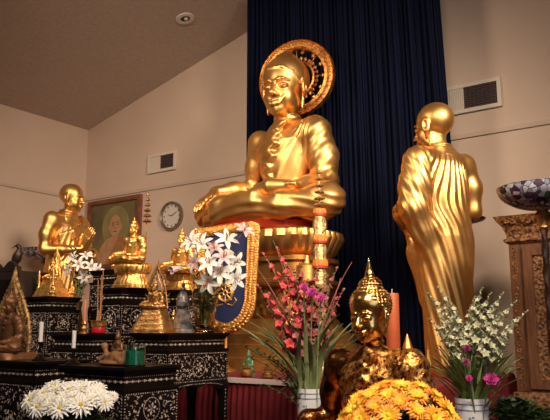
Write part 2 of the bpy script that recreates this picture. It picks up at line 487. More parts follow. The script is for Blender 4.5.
class Sculpt:
    def __init__(self, lo, hi, res):
        self.lo = np.array(lo, float)
        self.res = res
        self.n = [int((b - a) / res) + 2 for a, b in zip(lo, hi)]
        self.F = np.full(self.n, 1.0, np.float32)
        self.ax = [(self.lo[i] + np.arange(self.n[i]) * res).astype(np.float32) for i in range(3)]
        self.st = [(np.eye(3), np.zeros(3), 1.0)]

    def push(self, t, R=None, s=1.0):
        R0, t0, s0 = self.st[-1]
        R = np.eye(3) if R is None else R
        self.st.append((R0 @ R, t0 + R0 @ np.array(t, float) * s0, s0 * s))

    def pop(self):
        self.st.pop()

    def reg(self, c, rad, k):
        R, t, s = self.st[-1]
        w = R @ np.array(c, float) * s + t
        r = rad * s + k * s * 1.2 + 3 * self.res
        sl = []
        for i in range(3):
            a = max(0, int((w[i] - r - self.lo[i]) / self.res))
            b = min(self.n[i], int((w[i] + r - self.lo[i]) / self.res) + 2)
            if b <= a:
                return None
            sl.append(slice(a, b))
        dx = self.ax[0][sl[0]][:, None, None] - t[0]
        dy = self.ax[1][sl[1]][None, :, None] - t[1]
        dz = self.ax[2][sl[2]][None, None, :] - t[2]
        P = [(R[0, i] * dx + R[1, i] * dy + R[2, i] * dz) / s for i in range(3)]
        return tuple(sl), P, s

    def mix(self, sl, d, s, k, op):
        d = (d * s).astype(np.float32)
        k = max(k * s, 1e-5)
        a = self.F[sl]
        if op == 's':
            h = np.maximum(k - np.abs(-d - a), 0) / k
            self.F[sl] = np.maximum(a, -d) + h * h * k / 4
        else:
            h = np.maximum(k - np.abs(a - d), 0) / k
            self.F[sl] = np.minimum(a, d) - h * h * k / 4

    def ell(self, c, r, k=0.02, rot=None, op='u'):
        if not hasattr(r, '__len__'):
            r = (r, r, r)
        q = self.reg(c, max(r), k)
        if not q: return
        sl, P, s = q
        p = [P[i] - c[i] for i in range(3)]
        if rot is not None:
            Q = rotm(*rot)
            p = [Q[0, i] * p[0] + Q[1, i] * p[1] + Q[2, i] * p[2] for i in range(3)]
        k0 = np.sqrt((p[0] / r[0]) ** 2 + (p[1] / r[1]) ** 2 + (p[2] / r[2]) ** 2) + 1e-6
        k1 = np.sqrt((p[0] / r[0] ** 2) ** 2 + (p[1] / r[1] ** 2) ** 2 + (p[2] / r[2] ** 2) ** 2) + 1e-6
        self.mix(sl, k0 * (k0 - 1) / k1, s, k, op)

    def cap(self, a, b, ra, rb=None, k=0.02, op='u', flat=None):
        rb = ra if rb is None else rb
        a = np.array(a, float)
        b = np.array(b, float)
        c = (a + b) / 2
        q = self.reg(c, np.linalg.norm(b - a) / 2 + max(ra, rb), k)
        if not q: return
        sl, P, s = q
        ab = b - a
        L2 = max(ab @ ab, 1e-9)
        t = np.clip(((P[0] - a[0]) * ab[0] + (P[1] - a[1]) * ab[1] + (P[2] - a[2]) * ab[2]) / L2, 0, 1)
        e = [P[i] - a[i] - t * ab[i] for i in range(3)]
        if flat:
            e = [e[i] * flat[i] for i in range(3)]
        d = np.sqrt(e[0] ** 2 + e[1] ** 2 + e[2] ** 2) - (ra + (rb - ra) * t)
        self.mix(sl, d, s, k, op)

    def chain(self, pts, rad, k=0.02, op='u'):
        for i in range(len(pts) - 1):
            self.cap(pts[i], pts[i + 1], rad[i], rad[i + 1], k, op)

    def cone(self, secs, k=0.02, op='u', sup=2.0):
        """stack of (z, cx, cy, rx, ry) ellipses"""
        A = np.array(secs, float)
        zc = (A[0, 0] + A[-1, 0]) / 2
        c = (A[:, 1].mean(), A[:, 2].mean(), zc)
        rad = math.hypot(abs(A[-1, 0] - A[0, 0]) / 2, A[:, 3:5].max() + 0.1)
        q = self.reg(c, rad, k)
        if not q: return
        sl, P, s = q
        z = np.broadcast_to(P[2], np.broadcast(P[0], P[1], P[2]).shape)
        cx, cy, rx, ry = [np.interp(z, A[:, 0], A[:, i]) for i in range(1, 5)]
        e = (np.abs((P[0] - cx) / rx) ** sup + np.abs((P[1] - cy) / ry) ** sup) ** (1 / sup)
        d = (e - 1) * np.minimum(rx, ry)
        d = np.maximum(d, np.maximum(A[0, 0] - z, z - A[-1, 0]))
        self.mix(sl, d, s, k, op)

    def disp(self, fn, band=0.07):
        m = np.nonzero(np.abs(self.F) < band)
        x, y, z = [self.ax[i][m[i]] for i in range(3)]
        self.F[m] += fn(x, y, z).astype(np.float32)

    def mesh(self, name, m, parent=None, scale=1.0):
        F = self.F
        S = F < 0
        c = np.zeros(tuple(i - 1 for i in F.shape), np.int8)
        for dx in (0, 1):
            for dy in (0, 1):
                for dz in (0, 1):
                    c += S[dx:F.shape[0] - 1 + dx, dy:F.shape[1] - 1 + dy, dz:F.shape[2] - 1 + dz]
        act = (c > 0) & (c < 8)
        idx = np.argwhere(act)
        vid = np.full(act.shape, -1, np.int32)
        vid[act] = np.arange(len(idx))
        off = [(i, j, k) for i in (0, 1) for j in (0, 1) for k in (0, 1)]
        g = {o: F[idx[:, 0] + o[0], idx[:, 1] + o[1], idx[:, 2] + o[2]] for o in off}
        acc = np.zeros((len(idx), 3))
        cnt = np.zeros(len(idx))
        for o in off:
            for ax in range(3):
                if o[ax]: continue
                p = list(o)
                p[ax] = 1
                a, b = g[o], g[tuple(p)]
                cr = (a < 0) != (b < 0)
                t = np.where(cr, a / np.where(cr, a - b, 1), 0)
                q = np.array(o, float)[None, :].repeat(len(idx), 0)
                q[:, ax] = t
                acc[cr] += q[cr]
                cnt[cr] += 1
        V = (idx + acc / np.maximum(cnt, 1)[:, None]) * self.res + self.lo
        quads = []
        for ax in range(3):
            a1, a2 = [(1, 2), (2, 0), (0, 1)][ax]
            sl0 = [slice(None)] * 3
            sl1 = [slice(None)] * 3
            sl0[ax] = slice(0, -1)
            sl1[ax] = slice(1, None)
            A, B = S[tuple(sl0)], S[tuple(sl1)]
            e = np.argwhere(A != B)
            ok = (e[:, a1] > 0) & (e[:, a2] > 0) & (e[:, a1] < act.shape[a1]) & (e[:, a2] < act.shape[a2])
            e = e[ok]
            ins = A[e[:, 0], e[:, 1], e[:, 2]]

            def cid(d1, d2):
                q = e.copy()
                q[:, a1] -= d1
                q[:, a2] -= d2
                return vid[q[:, 0], q[:, 1], q[:, 2]]
            Q = np.stack([cid(1, 1), cid(0, 1), cid(0, 0), cid(1, 0)], 1)
            Q[~ins] = Q[~ins][:, ::-1]
            quads.append(Q)
        Q = np.concatenate(quads)
        Q = Q[(Q >= 0).all(1)]
        me = bpy.data.meshes.new(name)
        me.vertices.add(len(V))
        me.vertices.foreach_set('co', (V * scale).astype(np.float32).ravel())
        me.loops.add(len(Q) * 4)
        me.loops.foreach_set('vertex_index', Q.ravel().astype(np.int32))
        me.polygons.add(len(Q))
        me.polygons.foreach_set('loop_start', (np.arange(len(Q)) * 4).astype(np.int32))
        me.polygons.foreach_set('use_smooth', np.ones(len(Q), bool))
        me.update(calc_edges=True)
        me.validate()
        me.materials.append(m)
        o = bpy.data.objects.new(name, me)
        COL.objects.link(o)
        if parent:
            o.parent = parent
        return o


# ------------------------------------------------------------------ figures
def do_head(S, c, Hh, yaw=0, pitch=0, roll=0, style='monk', smile=0.0, k=1.0):
    """face looks along local -Y; c is the point under the chin on the neck axis; Hh chin to crown"""
    S.push(c, rotm(pitch, roll, yaw), Hh)
    S.ell((0, .07, .64), (.36, .43, .37), .05)
    S.ell((0, -.06, .42), (.295, .32, .40), .06)
    S.ell((0, -.20, .11), (.15, .15, .105), .10)
    for s in (-1, 1):
        S.ell((s * .15, -.19, .29), (.13, .14, .16), .08)
        S.ell((s * .20, -.02, .2), (.1, .16, .14), .08)
    # eye sockets, lids, brows
    for s in (-1, 1):
        S.ell((s * .14, -.39, .475), (.10, .07, .065), .045, op='s')
        S.ell((s * .14, -.315, .465), (.092, .062, .055), .012)
        S.cap((s * .06, -.372, .452), (s * .14, -.385, .438), .014, .016, .01, op='s')
        S.cap((s * .14, -.385, .438), (s * .225, -.335, .457), .016, .011, .01, op='s')
        pts = [(s * .035, -.365, .54), (s * .09, -.375, .575), (s * .17, -.345, .58), (s * .25, -.27, .545)]
        S.chain(pts, [.022, .024, .020, .008], .025)
    # nose
    S.cap((0, -.36, .53), (0, -.465, .345), .028, .048, .04)
    for s in (-1, 1):
        S.ell((s * .048, -.42, .33), (.038, .045, .034), .02)
        S.ell((s * .026, -.44, .305), (.013, .016, .012), .006, op='s')
    # mouth
    w = .135 + .05 * smile
    up = .02 + .05 * smile
    for s in (-1, 1):
        S.chain([(0, -.405, .222), (s * w * .45, -.395, .232), (s * w, -.335, .222 + up)], [.026, .024, .009], .012)
        S.chain([(0, -.395, .165), (s * w * .5, -.385, .172), (s * w, -.335, .212 + up)], [.03, .027, .009], .012)
        S.chain([(0, -.435, .196), (s * w * .5, -.42, .2), (s * w, -.36, .217 + up)], [.009, .009, .006], .006, op='s')
    S.cap((0, -.44, .27), (0, -.435, .255), .014, .014, .01, op='s')
    S.ell((0, -.285, .055), (.06, .05, .045), .04)
    # ears with long lobes
    for s in (-1, 1):
        S.ell((s * .375, .03, .46), (.042, .10, .175), .015, rot=(0, 0, s * .25))
        S.cap((s * .365, .02, .36), (s * .34, .0, .12 if style != 'monk' else .24), .04, .038, .02, flat=(1.6, 1, 1))
        S.ell((s * .40, .03, .48), (.025, .045, .09), .015, op='s', rot=(0, 0, s * .25))
        S.ell((s * .395, .0, .22), (.02, .018, .06), .012, op='s')
    if style == 'burmese':
        S.ell((0, .105, .70), (.40, .445, .385), .012)
        S.ell((0, .12, 1.02), (.20, .20, .13), .05)
        S.ell((0, .12, 1.13), (.045, .045, .045), .04)
        # clear the hair away from the face, leaving a low ridge at the hairline
        for s in (-1, 1):
            S.chain([(0, -.315, .80), (s * .14, -.30, .79), (s * .27, -.20, .70), (s * .345, -.06, .52)], [.028, .028, .026, .022], .012)
    if style in ('thai', 'mini'):
        S.ell((0, .08, .70), (.40, .45, .38), .015)
        S.ell((0, .12, 1.06), (.23, .23, .17), .05)
        S.chain([(0, .12, 1.14), (0, .12, 1.26), (0, .13, 1.60)], [.10, .085, .010], .04)
        S.chain([(0, .12, 1.22), (0, .12, 1.27)], [.10, .085], .02)
    # neck with rings
    S.cone([(-.36, 0, .16, .27, .25), (-.2, 0, .12, .20, .21), (.05, 0, .07, .185, .20), (.25, 0, .05, .19, .2)], .07)
    for z in (-.20, -.10, .0):
        S.ell((0, .09 - z * .1, z), (.215, .225, .03), .03)
    S.pop()


def hair_curls(S, c, Hh, amp=.012, nz=26):
    """rows of little snail curls over the hair cap and topknot"""
    def fn(x, y, z):
        X, Y, Z = (x - c[0]) / Hh, (y - c[1]) / Hh - .1, (z - c[2]) / Hh
        hair = ((Y > -.43 + .0 * Z) & (Z > .40 + np.maximum(-Y, 0) * .95) & (Z < 1.22))
        ph = np.arctan2(Y, X)
        row = Z * nz
        a = np.cos(ph * 17 + np.floor(row) * math.pi) * np.sin(row * math.pi * 1.0) ** 2
        return -amp * Hh * 10 * .1 * np.where(hair, np.abs(a), 0)
    S.disp(fn)


def hand(S, w, d, up, side, L, curl=0.2, spread=.12, k=.008, thumb=1):
    """w wrist, d direction of fingers, up = back of the hand, side = towards the thumb, L hand length"""
    w, d, up, side = [np.array(q, float) for q in (w, d, up, side)]
    d /= np.linalg.norm(d)
    up = up - d * (up @ d)
    up /= np.linalg.norm(up)
    sd = np.cross(d, up)
    if sd @ side < 0: sd = -sd
    pl = L * .5
    for i in range(4):
        o = (i - 1.5) * L * .10
        S.cap(w + sd * o * .6 + d * L * .05, w + d * pl + sd * o, L * .085, L * .075, .02 * 1)
    lens = [.44, .5, .47, .37]
    for i in range(4):
        o = (1.5 - i) * L * .115
        p = w + d * pl * .96 + sd * o
        dd = d + sd * spread * (1.5 - i) * .35
        r = L * .05
        for j in range(3):
            dd = dd - up * curl * .5
            dd = dd / np.linalg.norm(dd)
            q = p + dd * L * lens[i] * (.42, .32, .26)[j]
            S.cap(p, q, r, r * .9, k)
            p, r = q, r * .9
    p = w + d * L * .12 + sd * L * .16
    q = p + (d * .75 + sd * .65 * thumb - up * .15) * L * .22
    e = q + (d * .95 + sd * .15 * thumb - up * .1) * L * .24
    S.chain([p, q, e], [L * .075, L * .062, L * .05], .015)


def folds(q, f, sharp=1.0):
    s = np.sin(q * f)
    return np.sign(s) * np.abs(s) ** sharp


def seated(name, mb, res, style='burmese', detail=True, parent=None, scale=1.0, robe_mat=None, head_yaw=0.0, head_mat=None,
           Hh=.36, shoulders=.335, smile=1.0, head_name='head', hz=.955, wz=.345):
    """earth-touching seated Buddha, knees 1.45 apart, about 1.4 tall at scale 1"""
    lo, hi = (-.86, -.74, -.03), (.86, .36, 1.66)
    B = Sculpt(lo, hi, res)       # bare body: head, right arm and shoulder, hands, feet
    R = Sculpt(lo, hi, res)       # robe: torso, left arm, legs
    hp = (0, -.0, hz)
    sh = shoulders
    HB = B
    if head_mat is not None:
        HB = Sculpt((-.3, -.35, hz - .2), (.3, .35, 1.66), res * .75)
    do_head(HB, hp, Hh, yaw=head_yaw, pitch=0.10, style=style, smile=smile)
    if style == 'thai':
        hair_curls(HB, hp, Hh, .035, 17)
    # torso skin
    B.cone([(.02, 0, .02, .22, .16), (.3, 0, .0, .2, .15), (.55, 0, 0, .255, .17), (.72, 0, .0, .30, .17), (.84, 0, .02, .24, .13), (.93, 0, .03, .10, .09)], .08)
    B.ell((-sh + .03, .02, .80), (.11, .11, .10), .08)
    el = (-.44, .06, .39)
    B.chain([(-sh, .02, .79), (-.41, .05, .58), el], [.105, .095, .078], .05)
    wr = (-.60, -.28, wz)
    B.chain([el, (-.53, -.12, .375), wr], [.08, .074, .05], .04)
    hand(B, wr, (-.12, -.75, -.55), (-.1, -.55, .8), (1, 0, 0), .30, curl=.30, spread=.08)
    # left hand in the lap
    hand(B, (.24, -.36, .245), (-1, -.12, 0.03), (0, 0, -1), (0, -1, .2), .30, curl=.16, spread=.15)
    # feet: right foot upturned on the left thigh
    B.chain([(.10, -.44, .235), (.26, -.47, .245), (.42, -.42, .235)], [.06, .065, .05], .03)
    for i in range(5):
        B.cap((.42, -.46 + i * .025, .245), (.49 - i * .008, -.455 + i * .028, .24), .022, .02, .01)
    B.chain([(-.42, -.42, .09), (-.56, -.40, .08)], [.06, .05], .03)
    # ---- robe
    R.cone([(.0, 0, .03, .27, .20), (.14, 0, .02, .245, .18), (.32, 0, .0, .215, .165), (.55, 0.005, 0, .268, .182), (.72, .012, .0, .31, .182),
            (.82, .03, .02, .27, .145), (.90, .05, .03, .15, .105)], .05)
    R.ell((sh - .04, .02, .79), (.125, .12, .11), .08)
    R.chain([(sh, .02, .78), (.385, .05, .56), (.40, .04, .36)], [.118, .112, .105], .07)
    R.chain([(.40, .04, .36), (.37, -.16, .27), (.27, -.33, .245)], [.105, .085, .06], .05)
    R.chain([(-.14, .02, .14), (-.42, -.12, .17), (-.66, -.26, .17)], [.19, .165, .15], .08)
    R.chain([(.14, .02, .14), (.42, -.12, .15), (.66, -.26, .13)], [.19, .165, .13], .08)
    R.chain([(-.66, -.27, .15), (-.35, -.43, .15), (.12, -.50, .165)], [.125, .10, .075], .06)
    R.chain([(.66, -.27, .12), (.35, -.44, .10), (-.35, -.47, .075)], [.12, .10, .07], .06)
    R.ell((0, -.15, .10), (.42, .30, .11), .10)
    # robe leaves the right shoulder free
    R.ell((-.36, .02, .93), (.17, .33, .26), .02, op='s', rot=(0, .45, 0))

    def fn(x, y, z):
        A = .0075
        dx, dz = x - .36, z - .98
        ph = np.arctan2(dx, -dz)
        rr = np.sqrt(dx * dx + dz * dz)
        torso = np.clip((z - .26) / .08, 0, 1) * np.clip((.36 - np.abs(x)) / .06, 0, 1)
        calm = np.clip((np.abs(x - .14) - .03) / .1, .25, 1)
        t = folds(ph + .25 * rr, 34) * torso * np.where(x < .0, 1, calm)
        arm = np.clip((x - .30) / .06, 0, 1) * np.clip((z - .26) / .05, 0, 1)
        a = folds(z - .75 * x + .5 * np.abs(y) + .5 * (x - .4) ** 2, 50) * arm
        leg = np.clip((.27 - z) / .05, 0, 1)
        l = folds(np.sqrt((x) ** 2 + (y + .02) ** 2) * .9 + 1.4 * z, 48) * leg * .8
        return -A * (t * .8 + a * .55 + l * .8)
    R.disp(fn)
    # pleated sash hanging from the left shoulder
    for i in range(13):
        t = i / 12
        zz = .89 - .56 * t
        xx = .07 - .16 * t + .022 * math.sin(i * 2.1)
        yy = -.10 - .085 * math.sin(math.pi * min(1, .15 + t * .75))
        R.ell((xx, yy, zz), (.058 + .012 * (i % 2), .026, .027), .02, rot=(0, .5 * (-1) ** i, 0))
    o = B.mesh('body', mb, parent, scale)
    r = R.mesh('robe', robe_mat or mb, parent, scale)
    if HB is not B:
        HB.mesh(head_name, head_mat, parent, scale)
    return o, r


def standing(mb, res, parent, pose):
    """life-size standing monk, 1.64 tall, robe over the left shoulder, right arm bare"""
    lo, hi = (-.42, -.46, -.02), (.42, .34, 1.72)
    B = Sculpt(lo, hi, res)
    R = Sculpt(lo, hi, res)
    hp = (0, -.045, 1.352)
    do_head(B, hp, pose.get('head', .30), yaw=pose.get('yaw', 0), pitch=.06, style='monk')
    B.cone([(.85, 0, .01, .15, .11), (1.05, 0, 0, .15, .11), (1.22, 0, .0, .185, .12), (1.30, 0, .01, .15, .10), (1.36, 0, .0, .06, .06)], .06)
    B.ell((-.175, .01, 1.265), (.075, .075, .07), .06)
    B.ell((.175, .01, 1.265), (.075, .075, .07), .06)
    if pose['arms'] == 'pray':
        el = (-.245, .03, .985)
        wr = (-.04, -.205, 1.0)
        B.chain([(-.195, .01, 1.26), (-.235, .03, 1.12), el], [.066, .058, .047], .04)
        B.chain([el, (-.16, -.10, .985), wr], [.05, .046, .032], .03)
        B.chain([(.14, -.10, 1.0), (.04, -.205, 1.0)], [.045, .032], .03)
        for s in (-1, 1):
            hand(B, (s * .022, -.21, 1.01), (-s * .04, -.5, .86), (s, 0, 0), (0, .86, .4), .21, curl=.0, spread=.0, k=.014)
    else:
        el = (-.235, .03, .98)
        wr = (-.13, -.22, .93)
        B.chain([(-.2, .01, 1.255), (-.228, .035, 1.12), el], [.07, .062, .05], .04)
        B.chain([el, (-.19, -.10, .945), wr], [.052, .046, .032], .03)
        hand(B, wr, (.9, -.35, .0), (0, -1, .2), (0, 0, 1), .19, curl=.3, spread=.05)
        hand(B, (.12, -.235, .95), (-.9, -.3, .0), (0, -1, .2), (0, 0, 1), .19, curl=.3, spread=.05)
    for s in (-1, 1):
        B.chain([(s * .085, .03, .12), (s * .085, .02, .035), (s * .10, -.10, .025)], [.05, .045, .035], .03)
        B.ell((s * .10, -.12, .022), (.045, .05, .022), .02)
        for i in range(5):
            B.ell((s * (.072 + i * .015), -.165 + i * .006, .018), (.01, .016, .012), .006)
    # robe
    R.cone([(.06, 0, .02, .165, .125), (.3, 0, .015, .16, .13), (.6, 0, .01, .18, .145), (.80, 0, .01, .192, .155), (.98, 0.005, .01, .178, .14), (1.15, .01, .005, .195, .137),
            (1.25, .02, .01, .185, .12), (1.31, .03, .015, .12, .085), (1.35, .035, .02, .075, .07)], .04)
    R.ell((.185, .01, 1.255), (.09, .09, .08), .06)
    le = (.235, .0, .97) if pose['arms'] != 'pray' else (.235, .0, .99)
    R.chain([(.19, .01, 1.24), (.225, .01, 1.1), le], [.088, .092, .082], .07)
    R.chain([le, (.2, -.14, .96), (.12, -.22, .955)], [.085, .066, .045], .05)
    if pose['arms'] != 'pray':
        # cloth hanging in a deep swag from the left forearm
        R.chain([(.25, .02, .95), (.18, .02, .84), (.13, .02, .74)], [.075, .06, .04], .08)
        R.chain([(.12, -.18, .95), (.11, -.13, .72), (.09, -.09, .45)], [.06, .05, .03], .08)
    # right shoulder is free
    R.ell((-.20, .0, 1.36), (.115, .22, .17), .02, op='s', rot=(0, .55, 0))

    def fn(x, y, z):
        A = .0062
        up = np.clip((z - .80) / .15, 0, 1)
        dx, dz = x + .12, z - 1.5
        ph = np.arctan2(dx, -dz)
        rr = np.sqrt(dx * dx + dz * dz)
        up = up * np.clip((1.33 - z) / .12, 0, 1)
        t = folds(ph * 1.0 + .9 * rr * rr + .02 * np.sin(rr * 20), 52) * up * np.clip((.2 - x) / .05, 0, 1)
        a = folds(z - 1.9 * np.abs(x - .05) + .9 * y, 62) * .38 * np.clip((x - .15) / .05, 0, 1) * np.clip((z - .72) / .08, 0, 1)
        lo_ = 1 - np.clip((z - .80) / .15, 0, 1)
        ang = np.arctan2(y, x)
        q = ang * .155 + .26 * (z - .8) * np.where(y > -.02, 1, -.6)
        sq = np.clip((z - .02) / .5, 0.35, 1)
        l = (folds(q, 120) * .55 + folds(q + .013 * np.sin(9 * z), 55) * .75) * lo_ * (1.2 - .3 * sq)
        # hem
        return -A * (t * .95 + a + l)
    R.disp(fn)
    # gathered roll of cloth across the back / chest
    for i in range(5):
        o_ = i * .022
        R.chain([(-.165 + o_ * .3, .02 - .09, 1.12 - o_), (-.05 + o_ * .3, -.13, 1.17 - o_ * .7), (.08, -.13, 1.25 - o_ * .3), (.13, -.06, 1.325)], [.012] * 4, .012)

    B.mesh('body', mb, parent)
    R.mesh('robe', mb, parent)


# ------------------------------------------------------------------ room
def quad(name, pts, m, kind='structure', thick=None):
    mb = MB()
    n = len(pts)
    mb.add(pts, [tuple(range(n))])
    o = mb.build(name, m, smooth=False)
    tag(o, kind=kind)
    return o


SLOPE = (4.32 - 3.71) / (2.25 + 0.13)
RU, RV = 9.2, 9.0
RIDGE = 6.0


def ceil_z(u):
    return 3.74 + SLOPE * min(u, 2 * RIDGE - u)


def slab(name, pts, off, m):
    """polygon with thickness along off"""
    mb = MB()
    n = len(pts)
    pts = [Vector(p) for p in pts]
    off = Vector(off)
    vs = pts + [p + off for p in pts]
    fs = [tuple(range(n)), tuple(range(2 * n - 1, n - 1, -1))]
    for i in range(n):
        k = (i + 1) % n
        fs.append((i, i + n, k + n, k))
    mb.add(vs, fs)
    return tag(mb.build(name, m, smooth=False), kind='structure')


slab('floor', [W(-.1, -.1, 0), W(RU, -.1, 0), W(RU, RV, 0), W(-.1, RV, 0)], (0, 0, -.1), M['floor'])
vdir = Vector((VX, VY, 0))
udir = Vector((UX, UY, 0))
slab('wall_back', [W(-.1, 0, 0), W(RU, 0, 0), W(RU, 0, ceil_z(RU)), W(RIDGE, 0, ceil_z(RIDGE)), W(-.1, 0, ceil_z(-.1))], -vdir * .1, M['wall'])
slab('wall_front', [W(-.1, RV, 0), W(RU, RV, 0), W(RU, RV, ceil_z(RU)), W(RIDGE, RV, ceil_z(RIDGE)), W(-.1, RV, ceil_z(-.1))], vdir * .1, M['wall'])
slab('wall_left', [W(0, 0, 0), W(0, RV, 0), W(0, RV, ceil_z(0)), W(0, 0, ceil_z(0))], -udir * .1, M['wall'])
slab('wall_right', [W(RU, 0, 0), W(RU, RV, 0), W(RU, RV, ceil_z(RU)), W(RU, 0, ceil_z(RU))], udir * .1, M['wall'])
slab('ceiling', [W(-.1, -.1, ceil_z(-.1)), W(RIDGE, -.1, ceil_z(RIDGE)), W(RIDGE, RV + .1, ceil_z(RIDGE)), W(-.1, RV + .1, ceil_z(-.1))], (0, 0, .12), M['ceiling'])
slab('ceiling', [W(RIDGE, -.1, ceil_z(RIDGE)), W(RU + .1, -.1, ceil_z(RU + .1)), W(RU + .1, RV + .1, ceil_z(RU + .1)), W(RIDGE, RV + .1, ceil_z(RIDGE))], (0, 0, .12), M['ceiling'])
LEDGE = 2.86
slab('trim_1', [W(0.0, .0, LEDGE), W(RU, .0, LEDGE), W(RU, .0, LEDGE + .035), W(0, .0, LEDGE + .035)], vdir * .018, M['trim'])
slab('trim_2', [W(.0, 0, LEDGE), W(.0, RV, LEDGE), W(.0, RV, LEDGE + .035), W(0, .0, LEDGE + .035)], udir * .018, M['trim'])
slab('baseboard_back', [W(0, 0, 0), W(RU, 0, 0), W(RU, 0, .1), W(0, 0, .1)], vdir * .015, M['trim'])

# curtain behind the altar
def curtain():
    mb = MB()
    n = 420
    rows = 14
    ztop = 4.42
    f = []
    vs = []
    for j in range(rows + 1):
        t = j / rows
        z = ztop * (1 - t) + .06 * t
        u0, u1 = 2.85, 4.64 + .13 * t ** .7
        for i in range(n + 1):
            s = i / n
            u = u0 + (u1 - u0) * s
            ph = s * 2 * math.pi * 38 + .9 * math.sin(s * 37)
            v = .52 + .017 * math.sin(ph) * (1 - .1 * t) + .010 * math.sin(ph * 2.3 + t * 2) + .01 * math.sin(ph * .31)
            vs.append(W(u, v, z))
    for j in range(rows):
        for i in range(n):
            a = j * (n + 1) + i
            f.append((a, a + 1, a + n + 2, a + n + 1))
    mb.add(vs, f)
    o = mb.build('curtain', M['navy'])
    so = o.modifiers.new('thickness', 'SOLIDIFY')
    so.thickness = .006
    tag(o, 'tall dark navy pleated curtain hanging behind the large Buddha', 'curtain')
    return o


curtain()


def vent(name, u, z, w, h, split, label, flip=False):
    t = empty(name, W(u, .0, z), -ANG, label, 'vent')
    mb = MB()
    fr = .03
    for a in ((-w / 2, w / 2, h / 2 - fr, h / 2), (-w / 2, w / 2, -h / 2, -h / 2 + fr), (-w / 2, -w / 2 + fr, -h / 2 + fr, h / 2 - fr), (w / 2 - fr, w / 2, -h / 2 + fr, h / 2 - fr)):
        mb.box(a[0], a[1], -.028, -.004, a[2], a[3])
    mb.build('frame', M['white_metal'], t, False)
    xs = -w / 2 + fr + (w - 2 * fr) * split
    a = MB()
    a.box(-w / 2 + fr, xs, -.016, -.004, -h / 2 + fr, h / 2 - fr)
    nb = 9
    for i in range(nb):
        x = -w / 2 + fr + (xs + w / 2 - fr) * (i + .5) / nb
        a.box(x - .004, x + .004, -.024, -.016, -h / 2 + fr, h / 2 - fr)
    tag(a.build('closed_louver', M['white_metal'], t, False), 'off-white closed part of the grille')
    a = MB()
    a.box(xs, w / 2 - fr, -.010, -.004, -h / 2 + fr, h / 2 - fr)
    for i in range(10):
        z_ = -h / 2 + fr + (h - 2 * fr) * (i + .5) / 10
        a.box(xs, w / 2 - fr, -.022, -.010, z_ - .004, z_ + .003)
    for i in range(8):
        x = xs + (w / 2 - fr - xs) * (i + .5) / 8
        a.box(x - .002, x + .002, -.025, -.022, -h / 2 + fr, h / 2 - fr)
    tag(a.build('open_louver', M['grille_dark'], t, False), 'dark open part of the grille')


vent('wall_vent', 1.28, 3.15, .42, .21, .45, 'small air vent on the left part of the back wall, above the round clock')
vent('wall_vent', 4.72, 3.185, .46, .24, .33, 'larger air vent high on the wall at the right of the navy curtain')

# ceiling fitting
p = at(185, 18, 6.0)
# intersect with sloping ceiling
lo_, hi_ = 2.0, 9.0
for _ in range(50):
    mid = (lo_ + hi_) / 2
    q = at(185, 18, mid)
    uu = (q.x - CX) * UX + (q.y - CY) * UY
    if q.z < ceil_z(uu): lo_ = mid
    else: hi_ = mid
q = at(185, 18, lo_)
t = empty('recessed_light', q, -ANG, 'small round recessed light in the sloping ceiling', 'ceiling light')
t.rotation_euler = (0, -math.atan(SLOPE), -ANG)
mb = MB()
mb.lathe([(.045, -.004), (.05, -.016), (.085, -.014), (.092, -.004)], 28, cap=False)
mb.build('trim_ring', M['white_metal'], t)
mb = MB()
mb.lathe([(.002, -.004), (.047, -.004), (.047, -.008), (.002, -.008)], 24)
mb.build('dark_well', M['bulb'], t)
mb = MB()
mb.ball((.01, 0, -.018), (.02, .02, .012))
mb.build('bulb', M['white_metal'], t)


# wall clock
def clock():
    t = empty('wall_clock', W(1.45, 0, 2.54), -ANG, 'round wall clock with pale dial on the back wall beside the portrait', 'clock')
    r = .155
    mb = MB()
    prof = [(r - .028, .012), (r - .024, .038), (r - .008, .046), (r, .034), (r, .003), (r - .028, .003)]
    n = 48
    vs, fs = [], []
    for i in range(n):
        a = 2 * math.pi * i / n
        for rr, y in prof:
            vs.append((rr * math.cos(a), -y, rr * math.sin(a)))
    k = len(prof)
    for i in range(n):
        for j in range(k):
            a, b = i * k + j, i * k + (j + 1) % k
            c, d = ((i + 1) % n) * k + (j + 1) % k, ((i + 1) % n) * k + j
            fs.append((a, b, c, d))
    mb.add(vs, fs)
    mb.build('rim', M['clock_rim'], t)
    mb = MB()
    vs = [((r - .027) * math.cos(2 * math.pi * i / n), -.016, (r - .027) * math.sin(2 * math.pi * i / n)) for i in range(n)]
    vs += [(x, -.004, z) for x, y, z in vs]
    mb.add(vs, [tuple(range(n)), tuple(range(2 * n - 1, n - 1, -1))] + [(i, i + n, (i + 1) % n + n, (i + 1) % n) for i in range(n)])
    mb.build('dial', M['clock_face'], t, False)
    for i in range(12):
        a = math.pi / 6 * i
        mb = MB()
        rr = r - .045
        mb.box(rr * math.sin(a) - .005, rr * math.sin(a) + .005, -.019, -.016, rr * math.cos(a) - .009, rr * math.cos(a) + .009)
        mb.build('hour_mark', M['dark_metal'], t, False)
    for a, L, nm in ((math.radians(290), .055, 'hour_hand'), (math.radians(62), .085, 'minute_hand')):
        mb = MB()
        mb.tube([(0, -.021, 0), (L * math.sin(a), -.021, L * math.cos(a))], [.004, .002], 6)
        mb.build(nm, M['dark_metal'], t)


clock()


